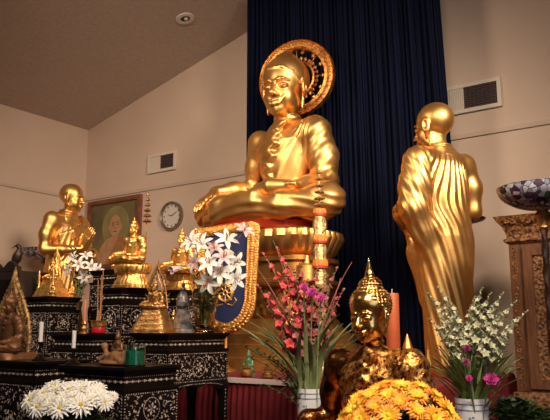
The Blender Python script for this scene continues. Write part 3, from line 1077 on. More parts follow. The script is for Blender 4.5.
# framed portrait
def portrait():
    # hangs on the back wall, top slightly forward; a little painting of a seated monk
    w, h = .88, .80
    t = empty('framed_portrait', W(.55, 0.0, 2.43), -ANG, 'framed painted portrait of a person in an orange robe on the back wall', 'painting')
    mb = MB()
    f = .05
    for x0, x1, z0, z1 in ((-w / 2, w / 2, h / 2 - f, h / 2), (-w / 2, w / 2, -h / 2, -h / 2 + f), (-w / 2, -w / 2 + f, -h / 2 + f, h / 2 - f), (w / 2 - f, w / 2, -h / 2 + f, h / 2 - f)):
        mb.box(x0, x1, -.045, -.005, z0, z1)
        mb.box(x0 + .012, x1 - .012, -.052, -.045, z0 + .012, z1 - .012)
    mb.build('frame', M['frame_wood'], t, False)
    mb = MB()
    mb.box(-w / 2 + f, w / 2 - f, -.02, -.005, -h / 2 + f, h / 2 - f)
    mb.build('canvas', M['canvas'], t, False)

    def blob(name, pts, y, m):
        pts = [((x + .0) * 1.12, z * 1.08) for x, z in pts]
        k = len(pts)
        b = MB()
        b.add([(x, y, z) for x, z in pts] + [(x, y + .001, z) for x, z in pts],
              [tuple(range(k)), tuple(range(2 * k - 1, k - 1, -1))] + [(i, i + k, (i + 1) % k + k, (i + 1) % k) for i in range(k)])
        return b.build(name, m, t, False)

    def elp(cx, cz, rx, rz, n=28):
        return [(cx + rx * math.cos(2 * math.pi * i / n), cz + rz * math.sin(2 * math.pi * i / n)) for i in range(n)]
    blob('painted_glow', elp(.03, .07, .20, .22), -.0215, M['paint_glow'])
    blob('painted_shoulders', [(-.23, -.32), (.27, -.32), (.25, -.16), (.17, -.07), (.07, -.03), (.0, -.03), (-.1, -.06), (-.19, -.15)], -.023, M['paint_skin'])
    blob('painted_robe', [(-.10, -.32), (.27, -.32), (.255, -.15), (.17, -.055), (.08, -.03), (.04, -.12), (-.03, -.22)], -.0245, M['paint_robe'])
    blob('painted_head', elp(.03, .075, .082, .115), -.0255, M['paint_skin'])
    for s in (-1, 1):
        blob('painted_ear', elp(.03 + s * .086, .06, .013, .032, 14), -.0245, M['paint_skin'])
        blob('painted_eye', elp(.03 + s * .032, .085, .016, .005, 12), -.0268, M['paint_dark'])
        blob('painted_brow', elp(.03 + s * .033, .107, .021, .004, 12), -.0268, M['paint_dark'])
    blob('painted_nose', elp(.03, .053, .012, .008, 12), -.0268, M['paint_robe'])
    blob('painted_mouth', elp(.03, .015, .028, .005, 12), -.0268, M['paint_dark'])


portrait()

# ------------------------------------------------------------------ altar platform
ZA = 1.082


def platform(name, u0, u1, v0, v1, z, label, cloth, pleats=True, lace=False):
    """local x = u, local -y = v"""
    uc, vc = (u0 + u1) / 2, (v0 + v1) / 2
    hw, hd = (u1 - u0) / 2, (v1 - v0) / 2
    t = empty(name, W(uc, vc, 0), -ANG, label, 'table')
    mb = MB()
    mb.box(-hw, hw, -hd, hd, z - .03, z, .005)
    mb.build('tabletop', M['red_cloth'], t, False)
    mb = MB()
    for sx in (-1, 1):
        for sy in (-1, 1):
            leg = MB()
            leg.box(sx * (hw - .1) - .03, sx * (hw - .1) + .03, sy * (hd - .1) - .03, sy * (hd - .1) + .03, 0, z - .03)
            leg.build('leg', M['dark_wood'], t, False)
    # pleated skirt round front and sides
    path = []
    step = .006
    for (x0, y0, x1, y1) in ((-hw, hd, -hw, -hd), (-hw, -hd, hw, -hd), (hw, -hd, hw, hd)):
        L = math.hypot(x1 - x0, y1 - y0)
        n = int(L / step)
        nx, ny = (y1 - y0) / L, -(x1 - x0) / L
        nx, ny = -nx, -ny
        for i in range(n):
            s = i / n
            path.append((x0 + (x1 - x0) * s, y0 + (y1 - y0) * s, nx, ny, s * L))
    vs, fs = [], []
    rows = [(z - .004, .004, 0), (z - .035, .012, .3), (z - .12, .016, 1), (z - .5, .022, 1), (.03, .03, 1.2)]
    for j, (zz, off, am) in enumerate(rows):
        for i, (x, y, nx, ny, s) in enumerate(path):
            o = off + am * .009 * (math.sin(s * 2 * math.pi / .042 + .5 * math.sin(s * 9)) + .3)
            vs.append((x - nx * -o if False else x + nx * o * -1, y + ny * o * -1, zz))
    n = len(path)
    for j in range(len(rows) - 1):
        for i in range(n - 1):
            a = j * n + i
            fs.append((a, a + n, a + n + 1, a + 1))
    mb = MB()
    mb.add(vs, fs)
    sk = mb.build('skirt', cloth, t)
    so = sk.modifiers.new('thickness', 'SOLIDIFY')
    so.thickness = .003
    if lace:
        mb = MB()
        mb.box(-hw - .018, hw + .018, -hd - .026, -hd + .006, z - .022, z + .003)
        tag(mb.build('edge_tape', M['lace'], t, False), 'white lace tape along the front edge')
    return t


platform('altar_table', 1.05, 5.1, .66, 2.06, ZA, 'long altar table with maroon pleated skirt below the large Buddha', M['maroon'], lace=True)
platform('offering_table', 4.45, 6.05, 2.22, 3.44, .78, 'lower front table with red pleated cloth carrying the flower vases', M['maroon'])

# ------------------------------------------------------------------ large Buddha
BU, BV = 3.27 + .10, .70
bz = 2.19
bp_ = at(286, 228, 5.0)
t = empty('buddha_statue', (bp_.x, bp_.y, bp_.z), -ANG - math.radians(7), 'very large golden seated Buddha with round halo on the tall lotus throne', 'statue')
seated('large', M['gold'], .0085, 'burmese', parent=t, scale=np.array([.875, .88, .90]), head_yaw=.22, Hh=.51, hz=.965)


def halo(parent, c, r, m, tilt=0.0, yaw=0.0):
    n = 96
    mb = MB()
    prof = [(r * .74, -.012), (r * .76, -.03), (r * .82, -.022), (r * .90, -.034), (r * .95, -.022), (r * .985, -.034), (r, -.015), (r, .012), (r * .74, .012)]
    vs, fs = [], []
    k = len(prof)
    for i in range(n):
        a = 2 * math.pi * i / n
        for j, (rr, y) in enumerate(prof):
            b = 1 + (.012 * math.sin(a * 48) if j in (3, 5, 6) else 0)
            vs.append((rr * b * math.cos(a), y, rr * b * math.sin(a)))
    for i in range(n):
        for j in range(k):
            a, b = i * k + j, i * k + (j + 1) % k
            c2, d = ((i + 1) % n) * k + (j + 1) % k, ((i + 1) % n) * k + j
            fs.append((a, b, c2, d))
    mb.add(vs, fs)
    ho = mb.build('halo', m, parent)
    ho.location = c
    ho.rotation_euler = (tilt, 0, yaw)
    mb = MB()
    for i in range(72):
        a = 2 * math.pi * i / 72
        mb.ball((r * .90 * math.cos(a), -.034, r * .90 * math.sin(a)), (r * .028,) * 3, 6, 5)
    mb.build('halo_beading', m, ho)
    mb = MB()
    ri = r * .47
    nn = 28
    for i in range(nn):
        a = 2 * math.pi * i / nn
        for (r0, r1, w) in ((r * .75, r * .63, .018), (ri, ri + r * .12, .017)):
            ca, sa = math.cos(a), math.sin(a)
            if r0 > r1 and i % 2:
                continue
            mid = (r0 * .4 + r1 * .6)
            mb.add([(r0 * ca - w * .3 * sa, 0, r0 * sa + w * .3 * ca), (mid * ca - w * sa * 1.0, 0, mid * sa + w * ca), (r1 * ca, 0, r1 * sa),
                    (mid * ca + w * sa, 0, mid * sa - w * ca), (r0 * ca + w * .3 * sa, 0, r0 * sa - w * .3 * ca),
                    (mid * ca, -.014, mid * sa), (mid * ca, .01, mid * sa)],
                   [(0, 1, 5), (1, 2, 5), (2, 3, 5), (3, 4, 5), (4, 0, 5), (1, 0, 6), (2, 1, 6), (3, 2, 6), (4, 3, 6), (0, 4, 6)])
    vs, fs = [], []
    prof = [(ri * .86, -.006), (ri * .93, -.016), (ri, -.006), (ri, .006), (ri * .86, .006)]
    k = len(prof)
    for i in range(n):
        a = 2 * math.pi * i / n
        for j, (rr, y) in enumerate(prof):
            vs.append((rr * math.cos(a), y, rr * math.sin(a)))
    for i in range(n):
        for j in range(k):
            fs.append((i * k + j, i * k + (j + 1) % k, ((i + 1) % n) * k + (j + 1) % k, ((i + 1) % n) * k + j))
    mb.add(vs, fs)
    for i in range(8):
        a = 2 * math.pi * i / 8
        mb.tube([(ri * .9 * math.cos(a), 0, ri * .9 * math.sin(a)), (r * .84 * math.cos(a), 0, r * .84 * math.sin(a))], .003, 5)
    mb.build('halo_rays', m, ho)
    # bracket to the back of the neck
    mb = MB()
    mb.tube([(c[0], .12, c[2] - .25), (c[0], c[1] + .01, c[2] - .25), (c[0], c[1] + .006, c[2] - r * .9)], .012, 8)
    mb.build('halo_bracket', m, parent)


halo(t, (-.02, .16, 1.235), .325, M['gold_carved'], yaw=.32)


# throne
def throne():
    t = empty('lotus_throne', (bp_.x, bp_.y, ZA + .001), -ANG, 'tall gold tiered throne with red lacquer seat and lotus petals', 'throne')
    t.location = Vector((bp_.x, bp_.y, ZA)) + udir * .0 + vdir * .1
    zt = bp_.z - ZA
    mb = MB()
    mb.loft([(zt - .062, .43, .34), (zt - .055, .46, .365), (zt - .01, .47, .37), (zt, .455, .36)], 64, 3.2, c=(-.10, -.01))
    tag(mb.build('seat_board', M['red_lacquer'], t), 'red lacquer seat board')

    mb = MB()
    z1 = zt - .062
    mb.loft([(z1 - .19, .40, .30), (z1 - .16, .455, .345), (z1 - .06, .50, .385), (z1 - .015, .49, .375), (z1, .46, .35)], 192, 3.0,
            mod=lambda a, z: 1 + .045 * abs(math.sin(a * 16)) * (1 if z > z1 - .15 else .4))
    mb.build('lotus_petals', M['gold'], t)
    mb = MB()
    for i in range(40):
        a = 2 * math.pi * i / 40
        k = (abs(math.cos(a)) ** 3 + abs(math.sin(a)) ** 3) ** (-1 / 3)
        x, y = .49 * math.cos(a) * k, .375 * math.sin(a) * k
        mb.petal((x * .93, y * .93, z1 - .05), (x * .35, y * .35, 1), (x, y, -.1), .07, .066, curl=1.5, cup=-.2)
    mb.build('petal_tips', M['gold'], t)
    mb = MB()
    mb.loft([(z1 - .38, .43, .33), (z1 - .375, .44, .34), (z1 - .35, .44, .34), (z1 - .345, .41, .31), (z1 - .23, .41, .31), (z1 - .225, .44, .34), (z1 - .195, .44, .34), (z1 - .19, .40, .30)], 64, 5)
    mb.build('upper_drum', M['gold_paint'], t)
    for sx in (-1, 1):
        m2 = MB()
        m2.lathe([(.07, z1 - .38), (.08, z1 - .37), (.08, z1 - .27), (.07, z1 - .26), (.03, z1 - .25), (.025, z1 - .2)], 20, c=(sx * .41, -.22, 0))
        m2.build('corner_post', M['gold'], t)
    mb = MB()
    zb = z1 - .62
    mb.loft([(zb, .40, .30), (zb + .02, .42, .32), (z1 - .41, .42, .32), (z1 - .40, .46, .36), (z1 - .385, .47, .365), (z1 - .38, .43, .33)], 64, 5)
    mb.build('middle_drum', M['gold_carved'], t)
    mb = MB()
    mb.loft([(0, .64, .40), (.08, .64, .40), (.085, .61, .385), (.17, .60, .38), (.175, .56, .37), (.24, .56, .37), (.245, .52, .36), (zb - .06, .46, .34), (zb, .42, .32)], 64, 6)
    mb.build('stepped_base', M['gold_paint'], t)


throne()
bpy.data.objects['lotus_throne'].scale = (.91, .91, 1)

# ------------------------------------------------------------------ standing monks
t = empty('monk_statue', at(450, 375, 4.0) * 1.0, 0, 'life-size golden standing monk statue seen from behind, right of the large Buddha', 'statue')
t.location.z = ZA
t.rotation_euler = (0, 0, math.radians(-153))
t.scale = (.94, .94, 1.01)
standing(M['gold'], .0065, t, dict(arms='fold', yaw=.35))
t = empty('monk_statue', at(59, 360, 6.0), 0, 'golden standing monk statue with palms pressed together, at the left in profile', 'statue')
t.location.z = ZA
t.rotation_euler = (0, 0, math.radians(66))
t.scale = (.95, .95, .975)
standing(M['gold'], .0065, t, dict(arms='pray', head=.268, yaw=.22))
# ------------------------------------------------------------------ black lacquer offering tables with mother-of-pearl
def flake(mb, P, poly, th=.0012):
    k = len(poly)
    mb.add([P(s, q, 0) for s, q in poly] + [P(s, q, th) for s, q in poly],
           [tuple(range(k, 2 * k))] + [(i, (i + 1) % k, (i + 1) % k + k, i + k) for i in range(k)])


def disc(mb, P, s, q, r, n=6, sq=1.0, a0=0.0):
    flake(mb, P, [(s + r * math.cos(a0 + 2 * math.pi * i / n), q + r * sq * math.sin(a0 + 2 * math.pi * i / n)) for i in range(n)])


def leafl(mb, P, s, q, a, L, w):
    c, d = math.cos(a), math.sin(a)
    flake(mb, P, [(s, q), (s + c * L * .5 - d * w, q + d * L * .5 + c * w), (s + c * L, q + d * L), (s + c * L * .5 + d * w, q + d * L * .5 - c * w)])


def inlay(mb, P, w, z0, z1, rng, med=True):
    h = z1 - z0
    b = .008
    for i in range(int(w / .013)):
        s = -w / 2 + b + (w - 2 * b) * (i + .5) / int(w / .013)
        for q in (z0 + b, z1 - b):
            disc(mb, P, s, q, .0030, 4)
    for i in range(int(h / .013)):
        q = z0 + b + (h - 2 * b) * (i + .5) / int(h / .013)
        for s in (-w / 2 + b, w / 2 - b):
            disc(mb, P, s, q, .0030, 4)
    nmed = max(1, int(h / (w * .85))) if med else 0
    for m_ in range(nmed):
        cq = z0 + h * (m_ + .5) / nmed
        R = min(w, h / nmed) * .30
        for i in range(26):
            a = 2 * math.pi * i / 26
            leafl(mb, P, R * math.cos(a), cq + R * math.sin(a), a + 1.4, R * .26, R * .05)
        for i in range(6):
            a = 2 * math.pi * i / 6 + .3
            leafl(mb, P, R * .12 * math.cos(a), cq + R * .12 * math.sin(a), a, R * .5, R * .13)
            leafl(mb, P, R * .62 * math.cos(a + .5), cq + R * .62 * math.sin(a + .5), a + 1.2, R * .3, R * .07)
        disc(mb, P, 0, cq, R * .1)
    # curling vines
    n = int(w * h * 4200)
    for i in range(n):
        s = rng.uniform(-w / 2 + .018, w / 2 - .018)
        q = rng.uniform(z0 + .016, z1 - .016)
        if med:
            cq = min((z0 + h * (m_ + .5) / nmed for m_ in range(nmed)), key=lambda c: abs(c - q))
            if math.hypot(s, q - cq) < min(w, h / nmed) * .36: continue
        a = math.sin(s * 90) * 2 + math.cos(q * 80) * 2
        leafl(mb, P, s, q, a, rng.uniform(.007, .015), rng.uniform(.0015, .0032))


def pearl_table(u0, v0, z, Wd, D, body, label, zb=0.0, waist=.05, seed=1, leg=.03):
    """u0, v0 is the near right corner of the top in the room frame"""
    rng = random.Random(seed)
    t = empty('offering_stand', W(u0 - Wd / 2, v0 - D / 2, zb), -ANG, label, 'table', 'black inlaid offering tables')
    hw, hd = Wd / 2, D / 2
    zt = z - zb
    mb = MB()
    for z0, z1, o in ((zt - .012, zt, 0), (zt - .022, zt - .012, -.007), (zt - .032, zt - .022, -.014)):
        mb.box(-hw - o, hw + o, -hd - o, hd + o, z0, z1) if False else mb.box(-hw - o, hw + o, -hd - o, hd + o, z0, z1)
    mb.build('tabletop', M['black'], t, False)
    i1 = .022
    zw = zt - .032 - waist
    mb = MB()
    mb.box(-hw + i1, hw - i1, -hd + i1, hd - i1, zw, zt - .032)
    wst = mb.build('waist', M['black'], t, False)
    i2 = .008
    zc = zw - .012
    mb = MB()
    mb.box(-hw + i2 - .004, hw - i2 + .004, -hd + i2 - .004, hd - i2 + .004, zc, zw)
    zl = zc - body
    mb.box(-hw + i2, hw - i2, -hd + i2, hd - i2, zl, zc)
    bd = mb.build('body', M['black'], t, False)
    # scalloped aprons
    mb = MB()

    def apron(w, f):
        n = 24
        top = []
        bot = []
        for i in range(n + 1):
            s = -w / 2 + w * i / n
            e = abs(s) / (w / 2)
            d = .012 + .05 * e ** 3 + .010 * math.cos(s / w * math.pi * 6)
            top.append(f(s, zl, 0))
            bot.append(f(s, zl - d, 0))
        vs = top + bot + [f(-w / 2 + w * i / n, zl, 1) for i in range(n + 1)]
        b2 = [Vector(p) + (Vector(vs[2 * (n + 1) + i]) - Vector(vs[i])) for i, p in enumerate(bot)]
        vs += b2
        k = n + 1
        fs = []
        for i in range(n):
            fs += [(i, i + k, i + k + 1, i + 1), (i + 2 * k, i + 1 + 2 * k, i + 1 + 3 * k, i + 3 * k), (i + k, i + 3 * k, i + 1 + 3 * k, i + 1 + k)]
        mb.add(vs, fs)
    wf, wsd = 2 * (hw - i2), 2 * (hd - i2)
    apron(wf, lambda s, q, k: (s, -hd + i2 + k * .012, q))
    apron(wf, lambda s, q, k: (s, hd - i2 - k * .012, q))
    apron(wsd, lambda s, q, k: (hw - i2 - k * .012, s, q))
    apron(wsd, lambda s, q, k: (-hw + i2 + k * .012, s, q))
    mb.build('apron', M['black'], bd, False)
    PF = lambda s, q, k: (s, -hd + i2 - .0004 - k, q)
    PR = lambda s, q, k: (hw - i2 + .0004 + k, s, q)
    PFw = lambda s, q, k: (s, -hd + i1 - .0004 - k, q)
    PRw = lambda s, q, k: (hw - i1 + .0004 + k, s, q)
    PL = lambda s, q, k: (-hw + i2 - .0004 - k, -s, q)
    ib = MB()
    iw = MB()
    for P, Pw, w in ((PF, PFw, wf), (PR, PRw, wsd)):
        m_ = max(1, round(body / .16)) if body > .2 else 1
        for j in range(m_):
            inlay(ib, P, w, zl + body * j / m_ + .003, zl + body * (j + 1) / m_ - .003, rng, True)
        n = max(3, int(w / .034))
        for i in range(n):
            s = -w / 2 + w * (i + .5) / n
            disc(iw, Pw, s * .93, zw + waist * .5, .0060, 8)
            for e in (-1, 1):
                disc(iw, Pw, s * .93 + e * .011, zw + waist * .5, .003, 4)
        for i in range(int(w / .012)):
            s = -w / 2 + w * (i + .5) / int(w / .012)
            disc(iw, Pw, s * .93, zw + waist * .86, .0022, 4)
        # inlay along the apron and legs
        for i in range(int(w / .01)):
            s = -w / 2 + w * (i + .5) / int(w / .01)
            e = abs(s) / (w / 2)
            disc(ib, P, s, zl - .004 - .03 * e ** 3, .0026, 4)
    tag(iw.build('pearl_inlay', M['pearl'], wst, False), 'row of mother-of-pearl dots')
    tag(ib.build('pearl_inlay', M['pearl'], bd, False), 'mother-of-pearl scrollwork')
    for sx in (-1, 1):
        for sy in (-1, 1):
            l = MB()
            x, y = sx * (hw - i2 - leg * .6), sy * (hd - i2 - leg * .6)
            secs = [(0, 1.5, .2), (.03, 1.6, .25), (.08, .9, -.1), (.35 * zl, .75, -.2), (.75 * zl, .85, 0), (zl - .10, 1.0, .1), (zl - .03, 1.35, -.2), (zl, 1.2, -.1)]
            rings = []
            for q, k, o in secs:
                r = leg * .6 * k
                cx, cy = x + sx * o * leg * .3, y + sy * o * leg * .3
                rings.append([(cx - r, cy - r, q), (cx + r, cy - r, q), (cx + r, cy + r, q), (cx - r, cy + r, q)])
            vs = [p for g in rings for p in g]
            fs = [(0, 3, 2, 1)]
            for j in range(len(rings) - 1):
                for i in range(4):
                    k = (i + 1) % 4
                    fs.append((j * 4 + i, j * 4 + k, j * 4 + 4 + k, j * 4 + 4 + i))
            k = len(rings) * 4
            fs.append((k - 4, k - 3, k - 2, k - 1))
            l.add(vs, fs)
            lg = l.build('leg', M['black'], t, False)
            if sy < 0 or sx > 0:
                pi = MB()
                fx = leg * .6
                for i in range(int(zl / .02)):
                    q = zl - .05 - i * .02
                    if q < .1: break
                    rr = np.interp(q, [a[0] for a in secs], [a[1] for a in secs]) * fx
                    oo = np.interp(q, [a[0] for a in secs], [a[2] for a in secs]) * leg * .3
                    Pf = lambda s, q_, k_: (x + sx * oo + s, y + sy * oo - rr - .0003 - k_, q_)
                    Pr = lambda s, q_, k_: (x + sx * oo + rr + .0003 + k_, y + sy * oo + s, q_)
                    if sy < 0: leafl(pi, Pf, -.004, q, .8, .013, .0025)
                    if sx > 0: leafl(pi, Pr, -.004, q, .8, .013, .0025)
                tag(pi.build('pearl_inlay', M['pearl'], lg, False), 'mother-of-pearl leaves down the leg')
    return t


ZT0, ZT1, ZT2, ZT2B, ZT3, ZT4, ZT5 = 1.212, 1.563, 1.755, 1.596, 1.329, 1.335, 1.203
pearl_table(3.79, 3.26, ZT0, .78, .31, .22, 'black inlaid table at the far left edge, carrying the brown bronze Buddha', seed=2)
pearl_table(2.72, 2.43, ZT1, .26, .27, .42, 'tall narrow black inlaid stand in front of the praying monk statue', seed=3)
pearl_table(2.97, 2.04, ZT2, .34, .235, .16, 'black inlaid stand on the altar below the framed portrait', zb=ZA, seed=4)
pearl_table(3.38, 2.41, ZT2B, .20, .275, .36, 'tall black inlaid stand under the gold Buddha that stands before the portrait', seed=5)
pearl_table(3.44, 2.66, ZT3, .37, .22, .20, 'black inlaid table holding the red incense pot', seed=6)
pearl_table(4.02, 2.67, ZT4, .275, .48, .16, 'wide black inlaid table holding the glass vase of lilies', seed=7)
pearl_table(4.34, 3.24, ZT5, .42, .325, .30, 'nearest black inlaid table, holding the green candle', seed=8)
pearl_table(3.48, 2.0, 1.60, .24, .20, .12, 'black inlaid stand on the altar under the small gold Buddha nearest the clock', zb=ZA, seed=9)


def onto(px, Y, z, py=330):
    q = at(px, py, Y)
    q.z = z
    return q


def uvw(q):
    return ((q.x - CX) * UX + (q.y - CY) * UY, (q.x - CX) * VX + (q.y - CY) * VY)


# ------------------------------------------------------------------ smaller Buddha figures
def tier_base(t, name, secs, m, sup=4, n=48, mod=None):
    mb = MB()
    mb.loft(secs, n, sup, mod=mod)
    return mb.build(name, m, t)


def small_buddha(name, loc, label, s, m, style='thai', base=.12, bw=.12, yaw=0, rz=-ANG, res=.017, robe=None, tiers='lotus', cat='statue'):
    t = empty(name, loc, rz, label, cat)
    if tiers == 'lotus':
        secs = [(0, bw * 1.08, bw * .85), (base * .12, bw * 1.08, bw * .85), (base * .14, bw * .98, bw * .76), (base * .3, bw * .96, bw * .74), (base * .42, bw * .82, bw * .62),
                (base * .55, bw * .80, bw * .60), (base * .62, bw * .94, bw * .72), (base * .85, bw * 1.02, bw * .8), (base * .97, bw * .96, bw * .74), (base, bw * .9, bw * .68)]
        tier_base(t, 'lotus_base', secs, m, 2.6, 96, lambda a, z: 1 + .03 * abs(math.sin(a * 12)))
    elif tiers == 'pyramid':
        secs = []
        for i in range(5):
            k = 1.25 - .14 * i
            secs += [(base * i / 5, bw * k, bw * k * .8), (base * (i + .75) / 5, bw * (k - .05), bw * (k - .05) * .8), (base * (i + .78) / 5, bw * (k - .1), bw * (k - .1) * .8)]
        secs.append((base, bw * .6, bw * .48))
        tier_base(t, 'tiered_base', secs, m, 8, 48)
    elif tiers == 'slab':
        tier_base(t, 'plinth', [(0, bw * 1.05, bw * .8), (base * .8, bw, bw * .76), (base, bw * .96, bw * .72)], m, 6)
    f = empty('figure', (0, -.02 * s, base - .004), 0)
    f.parent = t
    o1, o2 = seated(name, m, res, style, parent=t, scale=s, robe_mat=robe or m, Hh=.37 if style != 'mini' else .40)
    bpy.data.objects.remove(f)
    for o in (o1, o2):
        o.location = (0, -.0, base - .002)
    return t


# gold Buddha before the portrait, with a tiered parasol on a rod behind
q = onto(137, 4.22, ZT2B)
t = small_buddha('seated_buddha', W(3.325, 2.275, ZT2B), 'gold seated Buddha with a tiered spire parasol, in front of the framed portrait', .19, M['gold_small'], 'thai', .15, .115, tiers='lotus')
mb = MB()
mb.tube([(0.02, .075, .10), (0.02, .085, .60)], .004, 6)
for i in range(6):
    z = .42 + .034 * i
    r = .030 - .0040 * i
    mb.lathe([(.003, z + .018), (r * .6, z + .012), (r, z), (r * .9, z - .002), (.003, z + .006)], 14, c=(.02, .085, 0))
mb.build('tiered_parasol', M['bronze_gold'], t)
small_buddha('seated_buddha', W(3.375, 1.90, 1.60), 'small gold seated Buddha with pointed flame crown below the wall clock', .195, M['gold_small'], 'thai', .11, .10, tiers='lotus')

# brass Buddha in an openwork flame frame on a stepped pyramid base
q4 = W(3.835, 2.585, ZT4)
t = small_buddha('brass_buddha', q4, 'small dull brass Buddha with openwork crown frame on a stepped pyramid base', .098, M['bronze_gold'], 'mini', .125, .085, tiers='pyramid', rz=-ANG + .25)


def flame_frame(t, w, h, z0, y, r, m, name='flame_frame', spikes=9):
    mb = MB()
    pts = []
    for i in range(25):
        a = i / 24
        x = (a * 2 - 1)
        zz = h * (1 - abs(x) ** 2.2 * 1.0)
        xx = w * (1 if x > 0 else -1) * abs(x) ** .8 * (1 - .0)
        if abs(x) < .15:
            zz = h * (1 + (.15 - abs(x)) * 1.3)
        pts.append((xx, y, z0 + zz))
    mb.tube(pts, r, 7)
    for i in range(1, 24):
        p = Vector(pts[i])
        d = Vector((p.x * .8, 0, (p.z - z0 - h * .3) + .001)).normalized()
        mb.tube([p, p + d * r * 3.2 + Vector((0, 0, r * 1.5)), p + d * r * 4 + Vector((0, 0, r * 3.6))], [r * .9, r * .6, r * .1], 5)
        if i % 2:
            mb.ball(p - d * r * 2.0, (r * 1.1, r * .5, r * 1.3), 6, 5)
    inner = [(p[0] * .68, p[1], z0 + (p[2] - z0) * .80) for p in pts]
    mb.tube(inner, r * .7, 6)
    return mb.build(name, m, t)


flame_frame(t, .062, .185, .125, .022, .0052, M['bronze_gold'])

# tarnished glass stupa beside it
q5 = W(3.93, 2.475, ZT4)
t = empty('glass_stupa', q5, -ANG, 'greyish cut-glass stupa ornament between the brass Buddha and the glass vase', 'ornament')
mb = MB()
secs = []
for i in range(5):
    k = .052 - .0055 * i
    secs += [(.026 * i, k, k), (.026 * i + .019, k * .96, k * .96), (.026 * i + .020, k * .86, k * .86)]
mb.loft(secs, 40, 6)
mb.build('stepped_base', M['crystal'], t)
mb = MB()
mb.lathe([(.026, .13), (.036, .14), (.034, .175), (.022, .205), (.014, .215), (.016, .225), (.009, .24), (.011, .248), (.005, .262), (.002, .30)], 20)
mb.build('dome', M['crystal'], t)

# tiny crowned gold altar on the tall stand
t = small_buddha('miniature_altar', W(2.585, 2.30, ZT1), 'tiny gold altar with seated figure in front of the praying monk statue', .092, M['gold_small'], 'mini', .115, .088, tiers='pyramid', res=.022, cat='figurine')
flame_frame(t, .050, .15, .122, .022, .005, M['gold_small'])
for sx in (-1, 1):
    mb = MB()
    mb.lathe([(.016, 0.0), (.014, .02), (.006, .04), (.012, .06), (.006, .085), (.01, .10), (.002, .14)], 12, c=(sx * .075, -.05, .04))
    mb.build('side_spire', M['gold_small'], t)


def idol(loc, label, h, m, rz=-ANG, group=None, name='figurine'):
    """small kneeling or seated figure, one body with its plinth as a part"""
    t = empty(name, loc, rz, label, 'figurine', group)
    mb = MB()
    mb.loft([(0, h * .26, h * .22), (h * .06, h * .27, h * .23), (h * .08, h * .22, h * .18), (h * .16, h * .22, h * .18), (h * .20, h * .25, h * .2)], 24, 3)
    mb.build('plinth', m, t)
    S = Sculpt((-.35, -.35, .15), (.35, .35, 1.05), .02)
    S.chain([(-.2, -.08, .26), (0, -.14, .26), (.2, -.08, .26)], [.08, .09, .08], .06)
    S.cone([(.2, 0, 0, .16, .13), (.4, 0, .0, .12, .1), (.58, 0, 0, .16, .10), (.66, 0, 0, .07, .07)], .06)
    for s in (-1, 1):
        S.chain([(s * .15, 0, .56), (s * .21, -.04, .40), (s * .03, -.14, .38)], [.05, .045, .035], .03)
    S.ell((0, -.01, .76), (.085, .095, .11), .03)
    S.ell((0, -.10, .745), (.015, .025, .025), .015)
    S.chain([(0, 0, .85), (0, 0, .90), (0, 0, 1.02)], [.06, .04, .008], .02)
    S.mesh('body', m, t, h)
    return t


q = W(2.69, 2.37, ZT1)
idol(q, 'tiny gold kneeling figure at the front right corner of the tall left stand', .10, M['gold_small'])
idol(W(2.69, 2.22, ZT1), 'tiny gold figure behind another one on the tall left stand', .115, M['gold_small'])
idol(W(2.80, 1.95, ZT2), 'little gold figure under the lower left corner of the portrait', .12, M['gold_small'])
idol(W(3.70, 2.30, ZT4), 'small gold figure partly hidden behind the lily bouquet', .13, M['gold_small'])
idol(W(3.93, 1.9, ZA), 'small dark green and pale figurine on the altar left of the red bouquet', .16, M['green_paint'])

# grey card propped against the base
mb = MB()
mb.box(-.035, .035, -.003, .003, 0, .03)
o = mb.build('name_card', M['card'], None, False, loc=W(2.945, 2.0, ZT2 + .0005), rz=-ANG)
tag(o, 'little dark grey card leaning beside the gold Buddha base', 'card')

# brown bronze Buddha in a gold pointed arch, far left
t = small_buddha('bronze_buddha', W(3.4, 3.07, ZT0), 'brown bronze seated Buddha at the far left edge with one shoulder draped', .20, M['bronze'], 'mini', .03, .14, tiers='slab')
t.location.z = ZT0
t.location.xy = W(3.345, 3.10).xy
t = empty('pointed_arch', W(3.20, 2.99, ZT0), -ANG, 'dull gold openwork pointed arch standing behind the brown bronze Buddha', 'ornament')


def arch(t, w, h):
    outer = [(-w, 0), (-w * 1.05, h * .25), (-w * .95, h * .45), (-w * .62, h * .66), (-w * .30, h * .82), (-w * .10, h * .93), (0, h * 1.06)]
    L = outer + [(-x, z) for x, z in outer[-2::-1]]
    mb = MB()
    mb.tube([(x, 0, z) for x, z in L], .011, 8)
    mb.build('outer_moulding', M['arch_gold'], t)
    mb = MB()
    inn = [(x * .62, z * .80) for x, z in L]
    mb.tube([(x, -.004, z) for x, z in inn], .007, 8)
    mb.build('inner_moulding', M['arch_gold'], t)
    mb = MB()
    k = len(L)
    for i in range(k - 1):
        for j in range(4):
            f = (j + .5) / 4
            x0, z0 = L[i][0] * (1 - f) + L[i + 1][0] * f, L[i][1] * (1 - f) + L[i + 1][1] * f
            x1, z1 = inn[i][0] * (1 - f) + inn[i + 1][0] * f, inn[i][1] * (1 - f) + inn[i + 1][1] * f
            mx, mz = (x0 + x1) / 2, (z0 + z1) / 2
            mb.ball((mx, -.006, mz), (.016, .010, .013), 7, 5)
            mb.tube([(x0, 0, z0), (mx + .012, -.008, mz + .006), (x1, 0, z1)], .0055, 5)
            d = Vector((x0, 0, z0 - h * .3)).normalized()
            mb.tube([(x0, 0, z0), (x0 + d.x * .018, 0, z0 + d.z * .018 + .012)], [.007, .001], 5)
    mb.build('scrollwork', M['arch_gold'], t)


arch(t, .15, .42)

